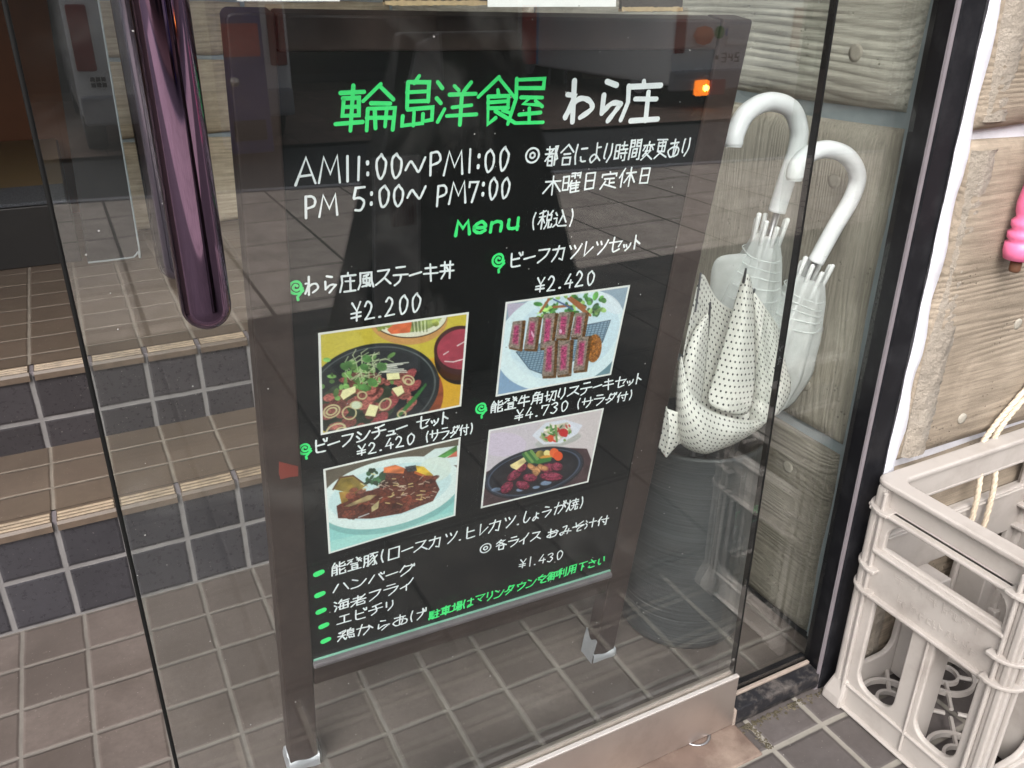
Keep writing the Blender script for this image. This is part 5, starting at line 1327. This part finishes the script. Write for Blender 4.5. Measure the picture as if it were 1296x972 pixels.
def van(name, x0, x1, y0, L, label, plate, amber_x=None, z0=.36, hh=2.7):
    t = thing(name, ((x0+x1)/2, y0-L/2, -.02), label, 'van')
    W_ = x1-x0
    side = [(y0, z0), (y0+.02, z0+.9), (y0-.10, z0+1.9), (y0-.22, z0+hh-.15), (y0-.45, z0+hh), (y0-L+1.2, z0+hh), (y0-L+.45, z0+1.35), (y0-L, z0+1.1), (y0-L, z0)]
    b = MB(); b.prism([(x0, y, z) for y, z in side], (W_, 0, 0)); body = b.build('body', M['van_white'], t, bevel=.06, seg=3)
    b = MB(); b.prism([(x0+.14, y0-.02, z0+1.25), (x1-.14, y0-.02, z0+1.25), (x1-.2, y0-.215, z0+2.45), (x0+.2, y0-.215, z0+2.45)], (0, .03, 0)); b.build('rear_window', M['van_glass'], t, bevel=.01)
    b = MB(); b.box(x0+.02, x1-.02, y0-.05, y0+.09, z0-.06, z0+.22); b.build('bumper', M['grey_plate'], t, bevel=.03)
    for xa in (x0+.04, x1-.22):
        b = MB(); b.box(xa, xa+.18, y0+.003, y0+.04, z0+.45, z0+1.05); b.build('tail_light', M['red_lens'], t, bevel=.02)
    for sx in (x0+.02, x1-.22):
        for yy in (y0-.75, y0-L+.75):
            b = MB(); b.tube([(sx, yy, .36), (sx+.2, yy, .36)], .40, 28); wh = b.build('wheel', M['tyre'], t, bevel=.03)
            b = MB(); b.tube([(sx-.01, yy, .36), (sx+.21, yy, .36)], .22, 20); b.build('rim', M['grey_plate'], wh)
    b = MB(); b.box((x0+x1)/2-.26, (x0+x1)/2+.26, y0+.022, y0+.05, z0+.55, z0+.82); pb = b.build('number_plate', M['paper'], t)
    return t, body
v1, _ = van('parked_van', .22, 2.35, -7.6, 4.6, 'white van parked across the street, mirrored left of the door handle', None)
b = MB()
for r_ in range(2):
    for c_ in range(3): b.box(.36+.05*c_, .40+.05*c_, -7.578, -7.566, .66+.055*r_, .70+.055*r_)
b.build('maker_mark', M['ink_black'], v1)
v2, _ = van('parked_van', 7.95, 10.4, -8.3, 5.0, 'white van with a lit amber lamp mirrored at the top right of the board', None, z0=.30, hh=2.6)
a = (8.4857,-8.2200,0.2658)
b = MB(); b.box(a[0]-.13, a[0]+.12, -8.24, -8.16, a[2]-.10, a[2]+.12); il = b.build('indicator_lamp', M['amber'], v2, bevel=.03)
b = MB(); b.lathe((a[0]+.04, -8.155, a[2]+.01), [(.001, -.045), (.035, -.03), (.045, 0), (.035, .03), (.001, .045)], 12); b.build('bulb', M['amber_bulb'], il, smooth=True)
b = MB(); b.box(a[0]+.125, a[0]+.42, -8.24, -8.165, a[2]-.10, a[2]+.12); b.build('brake_lamp', M['red_lens'], v2, bevel=.02)
p0 = (8.4379,-8.2600,0.7841); p1 = (8.9510,-8.2600,0.4663)
for cpt, mt, nm in (((8.7744,-8.2500,1.0226), 'green_round', 'sticker'), ((8.9806,-8.2500,1.0198), 'blue_round', 'sticker')):
    b = MB(); b.tube([(cpt[0], -8.29, cpt[2]), (cpt[0], -8.262, cpt[2])], .085, 24); b.build(nm, M[mt], v2)
o = (8.7590,-8.2500,0.7129)
b = MB()
def seg7(x, z, s_, w_, h_):
    t_ = .014; on = {'2': 'abged', '4': 'fgbc', '5': 'afgcd', '3': 'abgcd'}[s_]
    G = {'a': (x, x+w_, z+h_-t_, z+h_), 'g': (x, x+w_, z+h_/2-t_/2, z+h_/2+t_/2), 'd': (x, x+w_, z, z+t_), 'f': (x, x+t_, z+h_/2+.001, z+h_-t_-.001), 'b': (x+w_-t_, x+w_, z+h_/2+t_/2+.001, z+h_-t_-.001), 'e': (x, x+t_, z+t_+.001, z+h_/2-t_/2-.001), 'c': (x+w_-t_, x+w_, z+t_+.001, z+h_/2-t_/2-.001)}
    for k in on: q = G[k]; b.box(q[0], q[1], -8.262, -8.252, q[2], q[3])
for k, s_ in enumerate('345'): seg7(o[0]+.10+k*.12, o[2]-.10, s_, .075, .13)
b.tube([(o[0], -8.262, o[2]-.03), (o[0], -8.252, o[2]-.03)], .03, 12)
b.build('lettering', M['ink_black'], v2)
c = (8.4351,-8.2000,0.9874)
b = MB(); b.lathe(c, [(.001, -.13), (.10, -.10), (.15, .0), (.11, .10), (.001, .13)], 14); tag(b.build('paper_flower', M['orange_mark'], loc=c, smooth=True), 'fuzzy orange bunch mirrored beside the white van at the board top', 'ornament')

vm = thing('vending_machine', (2.0, -6.9, 0), 'blue vending machine with a red band mirrored beside the board frame', 'vending machine')
b = MB(); b.box(1.52, 1.94, -7.5, -6.95, .02, 1.62); b.build('cabinet', M['blue_paint'], vm, bevel=.02)
b = MB(); b.box(1.55, 1.90, -6.948, -6.935, .95, 1.25); b.build('red_band', M['red_paint'], vm)
b = MB(); b.tube([(1.62, -6.95, .72), (1.62, -6.925, .72)], .045, 16); b.build('lock', M['steel_light'], vm, smooth=True)
b = MB(); b.box(1.56, 1.88, -6.948, -6.93, .15, .35); b.build('chute', M['sign_dark'], vm, bevel=.01)

bl = thing('opposite_building', (4, -13.5, 0), 'brown stone fronted shops across the street, mirrored along the board top', 'building')
b = MB(); b.box(-14, 9.4, -17, -13, -.02, 6.5); b.build('wall', M['brown_wall'], bl)
b = MB(); b.box(9.42, 11.2, -16, -12.9, -.02, 6.5); b.build('pier', M['tan_wall'], bl)
b = MB(); b.box(11.22, 34, -17, -12.7, -.02, 6.5); w3 = b.build('wall', M['brown_wall'], bl)
# stacked rubble at the foot of the right-hand wall
for k in range(40):
    xx = 11.3+random.uniform(0, 5); zz = .05+.17*(k % 7); wd = random.uniform(.3, .7)
    b = MB(); b.box(xx, xx+wd, -12.69-random.uniform(.02, .14), -12.6, zz, zz+.15); b.build('stone', M['tan_wall'] if random.random() < .25 else M['brown_wall'], w3, bevel=.03)
for x0, x1 in ((-6, -3.4), (-1.6, 1.4), (3.2, 5.6), (6.3, 7.9)):
    b = MB(); b.box(x0, x1, -12.998, -12.94, .1, 2.7); wf = b.build('shop_window', M['sign_dark'], bl, bevel=.03)
    b = MB(); b.box(x0+.12, x1-.12, -12.938, -12.925, .25, 2.55); b.build('pane', M['van_glass'], wf)
b = MB(); b.box(-14, 9.4, -12.995, -12.3, 3.0, 3.25); b.build('awning', M['tan_wall'], bl, bevel=.03)
q = (8.5877,-12.2000,0.7758)
t = thing('yellow_sign', (q[0], -12.2, q[2]-.3), 'yellow square sign mirrored above the white shop name', 'sign')
b = MB(); b.box(q[0]-.32, q[0]+.32, -12.25, -12.18, q[2]-.28, q[2]+.28); b.build('face', M['yellow_paint'], t, bevel=.01)
b = MB(); b.tube([(q[0], -12.28, -.02), (q[0], -12.28, q[2]+.1)], .03, 10); b.build('post', M['grey_plate'], t)
q = (7.9266,-12.2000,0.8258)
t = thing('banner', (q[0], -12.2, 0), 'red and blue banner mirrored at the top of the board', 'banner')
b = MB(); b.box(q[0]-.30, q[0]-.02, -12.22, -12.19, .35, q[2]+.5); b.build('cloth', M['red_paint'], t)
b = MB(); b.box(q[0]-.018, q[0]+.24, -12.22, -12.19, .35, q[2]+.5); b.build('cloth', M['sky_paint'], t)
b = MB(); b.tube([(q[0]+.27, -12.2, -.02), (q[0]+.27, -12.2, q[2]+.6)], .025, 8); b.build('pole', M['grey_plate'], t)
for o_ in list(bpy.data.objects):
    if '_l' in o_: del o_['_l']
